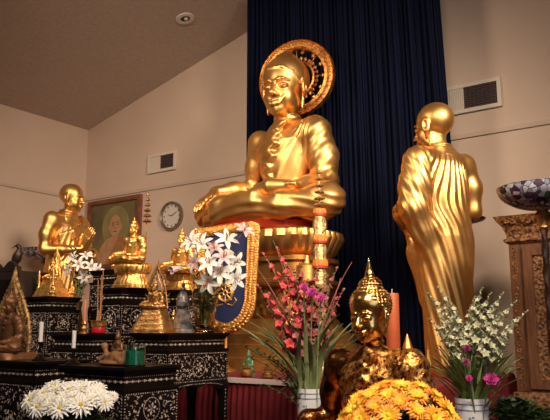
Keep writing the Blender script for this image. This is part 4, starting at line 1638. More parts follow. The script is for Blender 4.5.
# dark lacquer cabinet at the far left and the bird on it
qc = at(2, 270, 5.2)
t = empty('lacquer_cabinet', W(1.99, 2.30, 0), -ANG, 'black lacquer cabinet with a wavy crest behind the gold arch at the far left', 'cabinet')
mb = MB()
mb.box(-.44, .44, -.15, .15, 0, 1.74, .006)
mb.build('carcass', M['dark_wood'], t)
mb = MB()
n = 40
prof = [(-.42 + .84 * i / n, 1.74 + .03 + .022 * math.sin(i * .75) + .02 * (i / n)) for i in range(n + 1)]
vs = [(x, -.15, 1.74) for x, z in prof] + [(x, -.15, z) for x, z in prof] + [(x, -.12, 1.74) for x, z in prof] + [(x, -.12, z) for x, z in prof]
k = n + 1
fs = []
for i in range(n):
    fs += [(i, i + 1, i + 1 + k, i + k), (i + 2 * k, i + 3 * k, i + 3 * k + 1, i + 2 * k + 1), (i + k, i + k + 1, i + 3 * k + 1, i + 3 * k)]
fs += [(0, k, 3 * k, 2 * k), (n, n + 2 * k, n + 3 * k, n + k)]
mb.add(vs, fs)
mb.build('crest', M['dark_wood'], t, False)
for sx in (-1, 1):
    mb = MB()
    mb.box(sx * .205 - .19, sx * .205 + .19, -.176, -.161, .1, 1.68)
    d = mb.build('door', M['black'], t, False)
    mb = MB()
    mb.ball((sx * .03, -.185, .95), .012)
    mb.build('knob', M['bronze_gold'], d)
t = empty('bird_figurine', at(16, 270, 5.0), -.2, 'dark bird-shaped ornament perched above the far left gold arch', 'figurine')
t.scale = (.62,) * 3
bloc = W(2.16, 2.30, 1.775)
t.location = bloc
S = Sculpt((-.30, -.15, -.02), (.2, .15, .34), .008)
S.cone([(0, 0, 0, .05, .045), (.012, 0, 0, .05, .045)], .01)
S.chain([(.0, 0, .0), (.0, 0, .08)], [.018, .016], .02)
S.ell((.01, 0, .13), (.055, .05, .09), .02, rot=(0, .35, 0))
S.chain([(.03, 0, .19), (.035, 0, .24), (.01, 0, .265)], [.03, .022, .024], .02)
S.cap((-.005, 0, .265), (-.075, 0, .235), .010, .004, .008)
S.chain([(-.01, 0, .10), (-.05, 0, .03)], [.03, .012], .02)
S.mesh('body', M['dark_metal'], t)

# ------------------------------------------------------------------ small offerings
# red incense pot with sticks
t = empty('incense_pot', W(3.375, 2.56, ZT3), -ANG, 'small red and gold incense pot with tall incense sticks', 'incense pot')
mb = MB()
mb.lathe([(.022, 0), (.036, .006), (.040, .022), (.036, .036), (.034, .037), (.002, .037)], 28)
mb.build('bowl', M['red_glaze'], t)
mb = MB()
mb.lathe([(.037, .034), (.042, .045), (.041, .060), (.044, .066), (.046, .072), (.040, .073), (.037, .06), (.002, .055)], 28)
tag(mb.build('rim', M['gold_small'], t), 'gold upper band')
for i in range(3):
    mb = MB()
    a = i * 2.1
    mb.tube([(.010 * math.cos(a), .01 * math.sin(a), .05), (.018 * math.cos(a + .3), .018 * math.sin(a), .36 - .03 * i)], .0022, 5)
    o = mb.build('incense_stick', M['incense'], None, loc=t.location.copy(), rz=-ANG)
    tag(o, 'thin brown incense stick standing in the red and gold pot', 'incense stick', 'incense sticks in the red pot')


def candlestick(loc, label, hh, wax, wr, wh, m, prof=None, glabel='white candle'):
    t = empty('candle_holder', loc, -ANG, label, 'candle holder')
    mb = MB()
    pr = prof or [(.034, 0), (.034, .004), (.022, .012), (.008, .028), (.006, hh * .45), (.012, hh * .5), (.006, hh * .56), (.006, hh * .85), (.014, hh * .93), (.018, hh - .004), (.016, hh), (.002, hh)]
    mb.lathe(pr, 20)
    mb.build('stem', m, t)
    mb = MB()
    mb.lathe([(wr, 0), (wr, wh * .97), (wr * .7, wh), (.0015, wh)], 18)
    o = mb.build('candle', wax, None, loc=Vector(loc) + Vector((0, 0, hh)))
    w = MB()
    w.tube([(0, 0, wh - .001), (.001, 0, wh + .007)], .0012, 5)
    w.build('wick', M['dark_metal'], o)
    tag(o, glabel, 'candle')
    return t


candlestick(W(3.70, 3.17, ZT0), 'black candle holder beside the brown bronze Buddha', .085, M['white_wax'], .0095, .09, M['black'], glabel='white candle nearer the left edge, beside the brown bronze Buddha')
candlestick(W(3.955, 3.185, ZT5), 'black candle holder at the left end of the nearest table', .07, M['white_wax'], .0085, .075, M['black'], glabel='white candle in front of the red incense pot table')
candlestick(W(3.30, 2.60, ZT3), 'turned brass candle holder left of the red incense pot', .075, M['pink_stick'], .0055, .12, M['bronze_gold'],
            prof=[(.026, 0), (.026, .006), (.014, .012), (.020, .03), (.012, .045), (.018, .055), (.014, .073), (.002, .075)], glabel='thin pink candle in the brass holder')

# green candle in a glass
q = W(4.285, 3.135, ZT5)
t = empty('candle_jar', q, 0, 'teal green candle in a clear glass jar on the nearest black table', 'candle')
mb = MB()
mb.lathe([(.041, 0), (.043, .003), (.043, .088), (.0415, .088), (.0405, .006), (.002, .005)], 36)
mb.build('glass', M['green_glass'], t)
mb = MB()
mb.lathe([(.0385, .0075), (.0395, .010), (.0395, .066), (.038, .067), (.0015, .066)], 32)
mb.build('wax', M['green_wax'], t)
mb = MB()
mb.tube([(0, 0, .065), (.002, 0, .078)], .0015, 5)
mb.build('wick', M['white_wax'], t)

# reclining clay figure and small dark seated figure on the nearest table
t = empty('reclining_figurine', W(4.17, 3.13, ZT5), -ANG, 'brown clay reclining figure on the nearest table left of the green candle', 'figurine')
S = Sculpt((-.14, -.06, -.005), (.12, .08, .14), .0045)
S.ell((0, 0, .010), (.11, .045, .012), .01)
S.chain([(-.06, 0, .032), (-.01, 0, .036), (.05, .0, .032), (.10, -.005, .024)], [.016, .021, .018, .009], .015)
S.chain([(-.06, 0, .034), (-.072, 0, .062)], [.014, .010], .012)
S.ell((-.078, 0, .078), (.015, .015, .017), .006)
S.chain([(-.05, -.018, .045), (-.075, -.03, .025), (-.09, -.02, .03)], [.008, .007, .006], .006)
S.chain([(.02, -.02, .03), (.055, -.03, .022), (.095, -.02, .02)], [.012, .010, .007], .006)
S.mesh('body', M['brown_clay'], t)
t = idol(W(4.03, 3.00, ZT5), 'small dark seated figurine behind the left candle on the nearest table', .15, M['bronze'])

# stone-white lotus like gold cup and tinsel on the altar front
q = onto(237, 4.05, ZA)
mb = MB()
mb.lathe([(.018, 0), (.02, .003), (.008, .012), (.008, .02), (.024, .035), (.028, .06), (.026, .06), (.02, .036), (.002, .028)], 24)
tag(mb.build('votive_cup', M['gold_small'], None, loc=W(3.92, 2.0, ZA) + Vector((-.10, .0, 0))), 'small gold votive cup at the left front edge of the altar', 'cup')
for i, (px, lab) in enumerate(((247, 'small brass bell-shaped pot on the altar edge right of the votive cup'), (268, 'small brass pot on the altar edge under the leafy sprigs'))):
    q = onto(px, 3.98 - .16 * i, ZA)
    t = empty('brass_pot', q, 0, lab, 'pot')
    mb = MB()
    mb.lathe([(.02, 0), (.034, .012), (.036, .028), (.022, .045), (.026, .055), (.022, .054), (.002, .04)], 24)
    mb.build('body', M['bronze_gold'], t)
    mb = MB()
    mb.lathe([(.024, .055), (.016, .064), (.005, .068), (.007, .076), (.001, .082)], 20)
    mb.build('lid', M['bronze_gold'], t)

# large orange pillar candle behind the gold-leaf Buddha
q = onto(393, 3.62, ZA)
mb = MB()
mb.lathe([(.034, 0), (.036, .004), (.036, .455), (.033, .462), (.02, .458), (.002, .456)], 32)
o = mb.build('pillar_candle', M['orange_wax'], None, loc=q)
w = MB()
w.tube([(0, 0, .455), (.001, 0, .485)], .002, 6)
w.build('wick', M['white_wax'], o)
tag(o, 'tall thick orange pillar candle behind the gold-leaf Buddha', 'candle')
q = onto(407, 3.50, ZA)
mb = MB()
mb.lathe([(.085, 0), (.08, .01), (.05, .10), (.022, .19), (.004, .245), (.001, .25)], 24, mod=lambda a, z: 1 + .05 * math.cos(a * 6))
tag(mb.build('golden_cone', M['gold_paint'], None, loc=q), 'orange-gold cone ornament right of the orange pillar candle', 'ornament')

# tiered tinsel tower
q = onto(321, 4.12, ZA)
t = empty('tinsel_tower', q, 0, 'slim tiered tower with orange garland bands in front of the lotus throne', 'ornament')
zz = lambda py: at(321, py, 4.12).z - ZA
mb = MB()
mb.lathe([(.075, 0), (.075, .02), (.05, .04), (.045, zz(300)), (.058, zz(292)), (.062, zz(287)), (.04, zz(284))], 28)
mb.build('foot', M['chatra'], t)
mb = MB()
pr = []
for a, b in ((284, 266), (259, 241), (235, 214)):
    pr += [(.040, zz(a)), (.036, zz(a) + .02), (.044, zz((a + b) / 2)), (.035, zz(b) - .02), (.043, zz(b))]
mb.lathe(pr, 28, mod=lambda a, z: 1 + .05 * math.cos(a * 10))
mb.build('tinsel_shaft', M['chatra'], t)
for i, (a, b) in enumerate(((267, 260), (242, 235), (215, 209))):
    k = 1 - .07 * i
    mb = MB()
    mb.lathe([(.036, zz(a)), (.046 * k, zz(a) + .005), (.048 * k, zz((a + b) / 2)), (.044 * k, zz(b))], 28, mod=lambda a, z: 1 + .04 * math.cos(a * 14))
    g = mb.build('garland_band', M['orange_band'], t)
    mb = MB()
    mb.lathe([(.036, zz(a) - .012), (.048 * k, zz(a) - .010), (.048 * k, zz(a) + .002), (.036, zz(a) + .004)], 28)
    tag(mb.build('lower_edge', M['red_band'], g), 'dark red lower edge of the band')
mb = MB()
mb.tube([(0, 0, zz(211)), (0, 0, zz(168))], .005, 8)
for i in range(6):
    z = zz(205 - 6.5 * i)
    r = .040 - .0045 * i
    mb.lathe([(.004, z + .012), (r * .7, z + .008), (r, z - .003), (r * .9, z - .006), (.004, z)], 20, mod=lambda a, z: 1 + .07 * math.cos(a * 8))
mb.lathe([(.005, zz(172)), (.008, zz(170)), (.001, zz(164))], 10)
mb.build('parasol_spire', M['chatra'], t)

# ceremonial fan: navy ground, wide gold border, wheel emblem
q = onto(226, 4.5, ZA)
t = empty('ceremonial_fan', q, -ANG + .15, 'navy blue ceremonial fan with gold wheel emblem and wide beaded gold border', 'fan')
fz = lambda py: at(226, py, 4.5).z - ZA
ztop, zbot = fz(224), fz(334)
hh = ztop - zbot


def fan_w(s):          # half width at height fraction 0 bottom .. 1 top
    if s < .30:
        return .245 * math.sqrt(max(0, 1 - (1 - s / .30) ** 2)) * (.92 + .08 * s)
    if s > .93:
        return .262 * (.80 + .20 * math.sqrt(max(0, 1 - ((s - .93) / .07) ** 2)))
    return .245 * (.92 + .08 * s) + .017 * (s - .30) / .63


n = 40
ss = [i / n for i in range(n + 1)]
R_ = [(fan_w(s), zbot + hh * s) for s in ss]
loop = [(x, z) for x, z in R_] + [(-x, z) for x, z in R_[-2:0:-1]]
k = len(loop)
mb = MB()
mb.add([(x * .95, -.010, z) for x, z in loop] + [(x * .95, .008, z) for x, z in loop], [tuple(range(k)), tuple(range(2 * k - 1, k - 1, -1))] + [(i, i + k, (i + 1) % k + k, (i + 1) % k) for i in range(k)])
mb.build('panel', M['navy_cloth'], t, False)
cz = zbot + hh * .52
mb = MB()
vs, fs = [], []
for x, z in loop:
    ix, iz = x * .64, cz + (z - cz) * .82
    vs += [(x, -.008, z), (x, -.022, z), (x * .93, -.030, cz + (z - cz) * .97), (x * .74, -.026, cz + (z - cz) * .88), (ix, -.018, iz), (ix, -.008, iz)]
for i in range(k):
    for j in range(6):
        a, b = i * 6 + j, i * 6 + (j + 1) % 6
        c, d = ((i + 1) % k) * 6 + (j + 1) % 6, ((i + 1) % k) * 6 + j
        fs.append((a, d, c, b))
mb.add(vs, fs)
bo = mb.build('gold_border', M['gold_carved'], t)
mb = MB()
for i in range(0, k):
    x, z = loop[i]
    for f1, f2 in ((.955, .98), (.83, .92), (.70, .85)):
        mb.ball((x * f1, -.029, cz + (z - cz) * f2), (.0085, .006, .0085), 6, 5)
mb.build('beading', M['gold_small'], bo)
mb = MB()
ez = fz(293)
rr = .056


def ring(mb, cx, cz_, r, th, y=-.014, n=32):
    mb.tube([(cx + r * math.cos(2 * math.pi * i / n), y, cz_ + r * math.sin(2 * math.pi * i / n)) for i in range(n + 1)], th, 6)


ring(mb, 0, ez, rr, .006)
ring(mb, 0, ez, rr * .82, .003)
ring(mb, 0, ez, rr * .28, .005)
for i in range(8):
    a = math.pi / 4 * i
    mb.tube([(rr * .25 * math.cos(a), -.014, ez + rr * .25 * math.sin(a)), (rr * .95 * math.cos(a), -.014, ez + rr * .95 * math.sin(a))], .0045, 6)
    mb.ball((rr * 1.12 * math.cos(a), -.014, ez + rr * 1.12 * math.sin(a)), .006, 6, 5)
mb.build('wheel_emblem', M['gold_small'], t)
mb = MB()
for i, (x, z0, h_) in enumerate(((0, .075, .075), (-.03, .065, .055), (.03, .065, .055), (-.055, .05, .035), (.055, .05, .035))):
    mb.petal((x, -.012, ez + z0 - .01), (x * .5, -.05, 1), (0, -1, 0), h_, .03, curl=.1, cup=-.2)
for sx in (-1, 1):
    mb.tube([(sx * .02, -.014, ez - .075), (sx * .06, -.014, ez - .085), (sx * .085, -.014, ez - .05), (sx * .07, -.014, ez - .03)], [.005, .006, .005, .002], 6)
mb.ball((0, -.014, fz(255)), (.045, .008, .04), 12, 8)
mb.build('flame_emblem', M['gold_small'], t)
mb = MB()
mb.lathe([(.07, 0), (.07, .012), (.03, .025), (.012, .05), (.010, zbot + .01)], 20)
mb.build('stand', M['gold_paint'], t)


# ------------------------------------------------------------------ gold-leafed Buddha in the foreground
q = onto(374, 2.62, .78)
t = empty('gold_leaf_buddha', q, -ANG, 'foreground seated Buddha covered in flaking gold leaf with curled hair and flame crown', 'statue')
tier_base(t, 'plinth', [(0, .33, .26), (.02, .335, .265), (.03, .32, .25)], M['bronze'], 4)
M['robe_leaf'] = M['gold_leaf']
before = set(bpy.data.objects)
seated('leaf', M['dark_bronze'], .0105, 'thai', parent=t, scale=np.array([.505, .486, .522]), robe_mat=M['gold_leaf'], head_mat=M['gold_face'], Hh=.385, smile=.2, wz=.25)
for o in set(bpy.data.objects) - before:
    o.location = (0, -.02, .026)
t.rotation_euler[2] = -ANG - .12

# ------------------------------------------------------------------ torchiere lamps
def torchiere(loc, zrim, r, shade, label, twist=True, depth=.11, tint=None):
    t = empty('torchiere_lamp', loc, 0, label, 'floor lamp')
    mb = MB()
    mb.lathe([(.15, 0), (.15, .012), (.13, .022), (.05, .035), (.02, .06), (.016, .10)], 32)
    mb.build('base', M['dark_metal'], t)
    zb = zrim - depth - .045 - loc.z
    zrim = zrim - loc.z
    mb = MB()
    if twist:
        mb.loft([(z, .0165, .0165) for z in np.linspace(.09, zb, 120)], 12, 2, mod=lambda a, z: 1 + .16 * math.cos(a * 2 + z * 55))
    else:
        mb.lathe([(.012, .09), (.012, zb)], 12)
    mb.build('pole', M['dark_metal'], t)
    mb = MB()
    mb.lathe([(.018, zb - .05), (.026, zb - .04), (.022, zb - .02), (.032, zb), (.045, zb + .02), (.03, zb + .035), (.02, zb + .05)], 20)
    mb.build('shade_holder', M['bronze_gold'] if twist else M['dark_metal'], t)
    mb = MB()
    pr = [(.02, zb + .045)]
    for i in range(1, 15):
        a = i / 14 * math.pi / 2
        pr.append((r * math.sin(a) ** .9, zb + .045 + depth * (1 - math.cos(a)) ** .9))
    inner = [(max(.004, a - .007), b + .005) for a, b in pr[::-1]]
    mb.lathe(pr + [(r + .002, zrim + .002), (r - .004, zrim + .003)] + inner, 48, cap=False, mod=(lambda a, z: 1 + .012 * math.cos(a * 24)) if twist else None)
    sh = mb.build('lamp_shade', shade, t)
    mb = MB()
    mb.lathe([(.013, zb + .05), (.016, zb + .07), (.022, zb + .095), (.014, zb + .115), (.001, zb + .12)], 16)
    mb.build('bulb', M['white_wax'], t)
    return t


torchiere(onto(551, 3.2, 0, 330), at(541, 188, 3.2).z, .205, M['tiffany'], 'torchiere floor lamp with stained glass bowl shade in front of the teak cabinet')
torchiere(onto(41, 7.0, 0, 330), at(41, 250, 7.0).z, .26, M['tiffany'], 'torchiere floor lamp with stained glass bowl shade behind the praying monk statue')
torchiere(onto(470, 4.35, ZA), at(470, 219, 4.35).z, .135, M['dark_metal'], 'plain dark lamp with a shallow dish shade half hidden behind the right monk statue', False, .03)


# ------------------------------------------------------------------ carved teak cabinet
def cabinet():
    u0, v1 = 5.17, .93
    wd, dp = 1.25, .42
    zs = .91
    t = empty('sideboard', W(u0 + wd / 2, v1 - dp / 2, 0), -ANG, 'low dark wooden sideboard under the carved teak cabinet', 'sideboard')
    mb = MB()
    mb.box(-wd / 2 - .04, wd / 2 + .04, -dp / 2 - .04, dp / 2 + .02, zs - .04, zs - .001, .004)
    mb.build('top', M['dark_wood'], t, False)
    mb = MB()
    mb.box(-wd / 2, wd / 2, -dp / 2, dp / 2, .08, zs - .04)
    mb.build('carcass', M['dark_wood'], t, False)
    for sx in (-1, 1):
        mb = MB()
        mb.box(sx * wd / 4 - wd / 4 + .02, sx * wd / 4 + wd / 4 - .02, -dp / 2 - .014, -dp / 2 - .001, .12, zs - .08)
        mb.build('door', M['dark_wood'], t, False)
        for sy in (-1, 1):
            mb = MB()
            mb.box(sx * (wd / 2 - .05) - .025, sx * (wd / 2 - .05) + .025, sy * (dp / 2 - .05) - .025, sy * (dp / 2 - .05) + .025, 0, .08)
            mb.build('leg', M['dark_wood'], t, False)
    t = empty('teak_cabinet', W(u0 + wd / 2, v1 - dp / 2, zs), -ANG, 'carved reddish-brown teak cabinet with flared cornice at the right edge', 'cabinet')
    H_ = 1.13
    mb = MB()
    mb.loft([(0, wd / 2 + .02, dp / 2 + .02), (.035, wd / 2 + .02, dp / 2 + .02), (.04, wd / 2 + .005, dp / 2 + .005), (.075, wd / 2, dp / 2), (.08, wd / 2 - .01, dp / 2 - .01)], 4, square=True)
    mb.build('base_moulding', M['wood_carve'], t, False)
    mb = MB()
    mb.box(-wd / 2 + .02, wd / 2 - .02, -dp / 2 + .02, dp / 2 - .01, .08, H_ - .17)
    mb.build('carcass', M['wood'], t, False)
    mb = MB()
    mb.loft([(H_ - .17, wd / 2 - .015, dp / 2 - .015), (H_ - .155, wd / 2 + .005, dp / 2 + .005), (H_ - .14, wd / 2 + .005, dp / 2 + .005), (H_ - .135, wd / 2 - .01, dp / 2 - .01),
             (H_ - .115, wd / 2 - .01, dp / 2 - .01), (H_ - .06, wd / 2 + .01, dp / 2 + .01), (H_ - .03, wd / 2 + .035, dp / 2 + .035), (H_, wd / 2 + .05, dp / 2 + .05)], 4, square=True)
    co = mb.build('cornice', M['wood_carve'], t, False)
    yf = -dp / 2 + .02
    P = lambda s, q, k: (s, yf - k, q)

    def scroll(mb, x0, x1, z0, z1, step, y, r=.0045, seed=0):
        rng = random.Random(seed)
        nx, nz = max(1, round((x1 - x0) / step)), max(1, round((z1 - z0) / step))
        for i in range(nx):
            for j in range(nz):
                cx, cz_ = x0 + (i + .5) * (x1 - x0) / nx, z0 + (j + .5) * (z1 - z0) / nz
                a0 = rng.uniform(0, 6.28)
                sg = 1 if (i + j) % 2 else -1
                pts = []
                for kk in range(7):
                    f = kk / 6
                    rad = step * .44 * (1 - .75 * f)
                    pts.append((cx + rad * math.cos(a0 + sg * f * 5), y, cz_ + rad * math.sin(a0 + sg * f * 5)))
                mb.tube(pts, [r, r, r, r, r, r, r * 1.4], 5)
    for sx in (-1, 1):
        mb = MB()
        xo = sx * (wd / 2 - .05)
        mb.box(xo - .03, xo + .03, yf - .012, yf - .0005, .085, H_ - .175)
        po = mb.build('corner_stile', M['wood'], t, False)
        mb = MB()
        scroll(mb, xo - .022, xo + .022, .1, H_ - .19, .04, yf - .013, seed=sx + 5)
        mb.build('stile_carving', M['wood_carve'], po)
        # door leaf
        xa, xb = (-(wd / 2 - .10), -.01) if sx < 0 else (.01, wd / 2 - .10)
        mb = MB()
        fr = .055
        z0, z1 = .10, H_ - .19
        mb.box(xa, xa + fr, yf - .02, yf - .0005, z0, z1)
        mb.box(xb - fr, xb, yf - .02, yf - .0005, z0, z1)
        mb.box(xa + fr, xb - fr, yf - .02, yf - .0005, z0, z0 + fr)
        mb.box(xa + fr, xb - fr, yf - .02, yf - .0005, z1 - fr, z1)
        dr = mb.build('door', M['wood'], t, False)
        mb = MB()
        mb.box(xa + fr, xb - fr, yf - .006, yf - .0005, z0 + fr, z1 - fr)
        scroll(mb, xa + fr + .01, xb - fr - .01, z0 + fr + .01, z1 - fr - .01, .06, yf - .008, .006, seed=sx + 9)
        mb.build('door_panel', M['wood_carve'], dr)
        mb = MB()
        mb.ball((-.035 * -sx, yf - .03, (z0 + z1) / 2), .012)
        mb.build('knob', M['bronze_gold'], dr)
    mb = MB()
    scroll(mb, -wd / 2, wd / 2, H_ - .055, H_ - .012, .045, -dp / 2 - .03, .006, 3)
    mb.build('cornice_carving', M['wood_carve'], co)


cabinet()


# ------------------------------------------------------------------ vases and flowers
def porcelain_vase(loc, label, r, h, seed):
    t = empty('porcelain_vase', loc, 0, label, 'vase')
    mb = MB()
    mb.lathe([(r * .82, 0), (r * .86, .006), (r * .92, h * .3), (r, h * .8), (r * 1.02, h - .006), (r * 1.02, h), (r * .93, h), (r * .90, h * .8), (r * .8, .012), (.002, .01)], 40)
    b = mb.build('body', M['porcelain'], t)
    rng = random.Random(seed)
    for nm, m, cnt in (('blue_motif', 'blue_paint', 30), ('maroon_motif', 'maroon_paint', 26), ('green_motif', 'green_paint', 40)):
        mb = MB()
        if nm == 'blue_motif':
            for zz_ in (h * .93, h * .86):
                vs, fs = [], []
                for i in range(40):
                    a = 2 * math.pi * i / 40
                    for dz, dr in ((-.0014, 0), (.0014, 0)):
                        vs.append(((r * 1.015 + .0012) * math.cos(a), (r * 1.015 + .0012) * math.sin(a), zz_ + dz))
                for i in range(40):
                    k = (i + 1) % 40
                    fs.append((2 * i, 2 * k, 2 * k + 1, 2 * i + 1))
                mb.add(vs, fs)
        for i in range(cnt):
            st = (i % 5) * 1.257 + .4
            zf = rng.uniform(.14, .80)
            a = st + .28 * math.sin(zf * 9) + rng.uniform(-.08, .08)
            rad = r * np.interp(zf, [.3, .8], [.92, 1.0]) + .0012
            P = lambda s, q, k: (rad * math.cos(a + s / rad) * (1 + k / rad), rad * math.sin(a + s / rad) * (1 + k / rad), q)
            leafl(mb, P, 0, zf * h, rng.uniform(0, 6.28), rng.uniform(.008, .016), .003)
        tag(mb.build(nm, M[m], b), 'painted ' + nm.split('_')[0] + ' pattern')
    return t


VL = onto(309.5, 3.2, .78)
VR = onto(468, 2.75, .78)
porcelain_vase(VL, 'white porcelain vase with painted sprigs holding the red gladiolus bouquet', .060, .305, 3)
porcelain_vase(VR, 'white porcelain vase with painted flowers holding the cream tuberose bouquet', .064, .305, 8)


def floret(mb, p, d, L, w, n, spread, curl=.6, rng=random):
    d = Vector(d).normalized()
    a = d.orthogonal().normalized()
    b = d.cross(a)
    for i in range(n):
        g = 2 * math.pi * i / n + rng.uniform(-.2, .2)
        o = a * math.cos(g) + b * math.sin(g)
        dd = (d + o * spread).normalized()
        mb.petal(p, dd, d - o * .2, L, w, curl=curl, n=3, cup=.2)


def bez(a, b, lean, n=10):
    a, b = Vector(a), Vector(b)
    c = a + Vector((0, 0, (b.z - a.z) * .55)) + (b - a) * .12 + Vector(lean)
    return [a * (1 - t) ** 2 + c * 2 * t * (1 - t) + b * t * t for t in [i / n for i in range(n + 1)]]


def spike(name, root, tip, label, cat, group, petal_m, stem_m, frac, fl, fw, cnt, rng, spread=.9, leafs=1, sr=.0035, lean=(0, 0, 0), leaf_len=.3, bud=True, petals=5, leaf_m=None):
    t = empty(name, root, 0, label, cat, group)
    pts = [p - Vector(root) for p in bez(root, tip, lean, 12)]
    mb = MB()
    mb.tube(pts, [sr * (1 - .6 * i / 12) for i in range(13)], 6)
    mb.build('stem', stem_m, t)
    mb = MB()
    for i in range(cnt):
        f = 1 - frac + frac * (i + .3) / cnt
        k = f * 12
        j = min(11, int(k))
        p = pts[j].lerp(pts[j + 1], k - j)
        a = i * 2.4 + rng.uniform(-.4, .4)
        sc = 1.15 - .75 * (i / cnt)
        d = Vector((math.cos(a), math.sin(a), .55 + .5 * i / cnt))
        if i > cnt * .75 and bud:
            mb.petal(p, d, (-d.x, -d.y, 1), fl * .7 * sc, fw * .5, curl=-.3, n=3)
            mb.petal(p, d, (d.x, d.y, -1), fl * .7 * sc, fw * .5, curl=-.3, n=3)
        else:
            q = p + d.normalized() * fl * .45 * sc
            mb.tube([p, q], [.002, .004], 5)
            floret(mb, q, d, fl * .8 * sc, fw * sc, petals, spread, rng=rng)
    mb.build('florets', petal_m, t)
    for i in range(leafs):
        a = rng.uniform(0, 6.28)
        o = Vector((math.cos(a), math.sin(a) * .7, 0))
        d = ((Vector(tip) - Vector(root)).normalized() * 1.2 + o * .30 + Vector((0, 0, .3)))
        m_ = MB()
        m_.petal(pts[2], d, Vector((0, 0, 1)) - o * .3, leaf_len * rng.uniform(.75, 1.2), .022, curl=rng.uniform(.2, .8), n=8, root=.5)
        m_.build('leaf', leaf_m or M['green_mid'], t)
    return t


rng = random.Random(11)
gl = [(262, 252, 'c'), (276, 246, 'c'), (285, 262, 'c'), (293, 268, 'd'), (300, 262, 'r'), (308, 278, 'd'), (318, 266, 'r'), (328, 274, 'd'), (338, 266, 'd'),
      (345, 288, 'r'), (256, 284, 'c'), (268, 292, 'r'), (282, 300, 'd'), (334, 300, 'r'), (300, 300, 'd')]
for i, (px, py, c) in enumerate(gl):
    Y = 3.2 + rng.uniform(-.16, .16)
    tip = at(px, py, Y)
    a = 2 * math.pi * i / len(gl)
    root = VL + Vector((.024 * math.cos(a), .024 * math.sin(a), .12))
    m_ = {'c': 'coral_petal', 'r': 'red_petal', 'd': 'dusty_petal'}[c]
    lab = {'c': 'bright coral red flower spike on the left side of the red bouquet', 'r': 'deep red flower spike in the middle of the red bouquet',
           'd': 'faded dusty maroon flower spike in the red bouquet'}[c]
    spike('gladiolus', root, tip, lab, 'flower', {'c': 'coral spikes of the red bouquet', 'r': 'deep red spikes of the red bouquet', 'd': 'faded spikes of the red bouquet'}[c],
          M[m_], M['green_pale'], .58, .036 if c != 'd' else .028, .030, 20, rng, leafs=4, leaf_m=M['green_pale'], leaf_len=.38, lean=((px - 310) * .0006, 0, 0))
# a bare dark-red bending stalk arching to the left, and tall reeds
for i, (px, py, x2) in enumerate(((252, 262, 0), (273, 240, 0), (352, 262, 0), (330, 285, 0), (341, 278, 0))):
    tip = at(px, py, 3.15 + .05 * i)
    a = i * 1.3
    root = VL + Vector((.04 * math.cos(a), .04 * math.sin(a), .12))
    mb = MB()
    mb.tube([p - root for p in bez(root, tip, ((px - 310) * .001, 0, 0), 12)], [.004 - .00022 * k for k in range(13)], 6)
    o = mb.build('bare_stalk', M['dusty_petal'], None, loc=root)
    tag(o, 'long bare brownish stalk rising out of the red bouquet', 'stalk', 'bare stalks in the red bouquet')


def rose(name, p, r, root, label, m, group=None, loc_par=None):
    t = empty(name, root, 0, label, 'flower', group)
    rel = Vector(p) - Vector(root)
    mb = MB()
    mb.tube([q_ - Vector(root) for q_ in bez(root, Vector(p) - Vector((0, 0, r * .3)), (0, 0, 0), 8)], .003, 6)
    mb.build('stem', M['green_pale'], t)
    mb = MB()
    face = Vector((-.15, -.75, .6)).normalized()
    a = face.orthogonal().normalized()
    b = face.cross(a)
    for ring_, (n_, sp, L) in enumerate(((6, 1.25, 1.0), (6, .85, .92), (5, .5, .8), (4, .22, .62))):
        for i in range(n_):
            g = 2 * math.pi * (i + ring_ * .4) / n_
            o = a * math.cos(g) + b * math.sin(g)
            mb.petal(rel - face * r * .35, (face + o * sp).normalized(), face - o * .5, r * L * 1.25, r * 1.15, curl=-.25 + .15 * (3 - ring_) * .5, n=4, cup=.3, tip=.75)
    mb.build('petals', m, t)
    return t


for px, py, r in ((312, 294, .028), (321, 299, .024), (304, 288, .022)):
    rose('carnation', at(px, py, 3.02), r, VL + Vector(((px - 312) * .003, -.045, .14)), 'magenta bloom in the middle of the red bouquet', M['magenta_petal'], 'magenta blooms of the red bouquet')

# cream tuberoses
rng = random.Random(23)
tb = [(431, 296), (440, 290), (449, 300), (457, 315), (441, 320), (451, 334), (474, 300), (481, 291), (489, 296), (500, 296), (512, 304), (522, 314), (496, 316), (507, 328), (484, 322), (432, 322), (470, 330)]
for i, (px, py) in enumerate(tb):
    tip = at(468 + (px - 468) * 1.12, py - 4, 2.75 + rng.uniform(-.13, .13))
    a = 2 * math.pi * i / len(tb)
    root = VR + Vector((.034 * math.cos(a), .034 * math.sin(a), .12))
    left = px < 462
    spike('tuberose', root, tip, 'cream white flower spike on the left side of the right-hand bouquet' if left else 'cream white flower spike on the right side of the right-hand bouquet', 'flower',
          'cream spikes left' if left else 'cream spikes right', M['cream_petal'], M['green_pale'], .46, .030, .014, 22, rng, spread=.7, leafs=3, leaf_len=.26, lean=((px - 468) * .0004, 0, 0))
for px, py, r, lab, m_ in ((467, 349, .017, 'small plum-purple bloom in the middle of the cream bouquet', 'plum_petal'), (466, 363, .016, 'plum-purple bloom just below another in the cream bouquet', 'plum_petal'),
                           (491, 381, .030, 'large magenta rose low on the right of the cream bouquet', 'magenta_petal'), (469, 379, .014, 'small magenta bud just above the right porcelain vase rim', 'magenta_petal')):
    rose('rose', at(px, py, 2.62), r, VR + Vector(((px - 468) * .001, -.045, .15)), lab, M[m_])

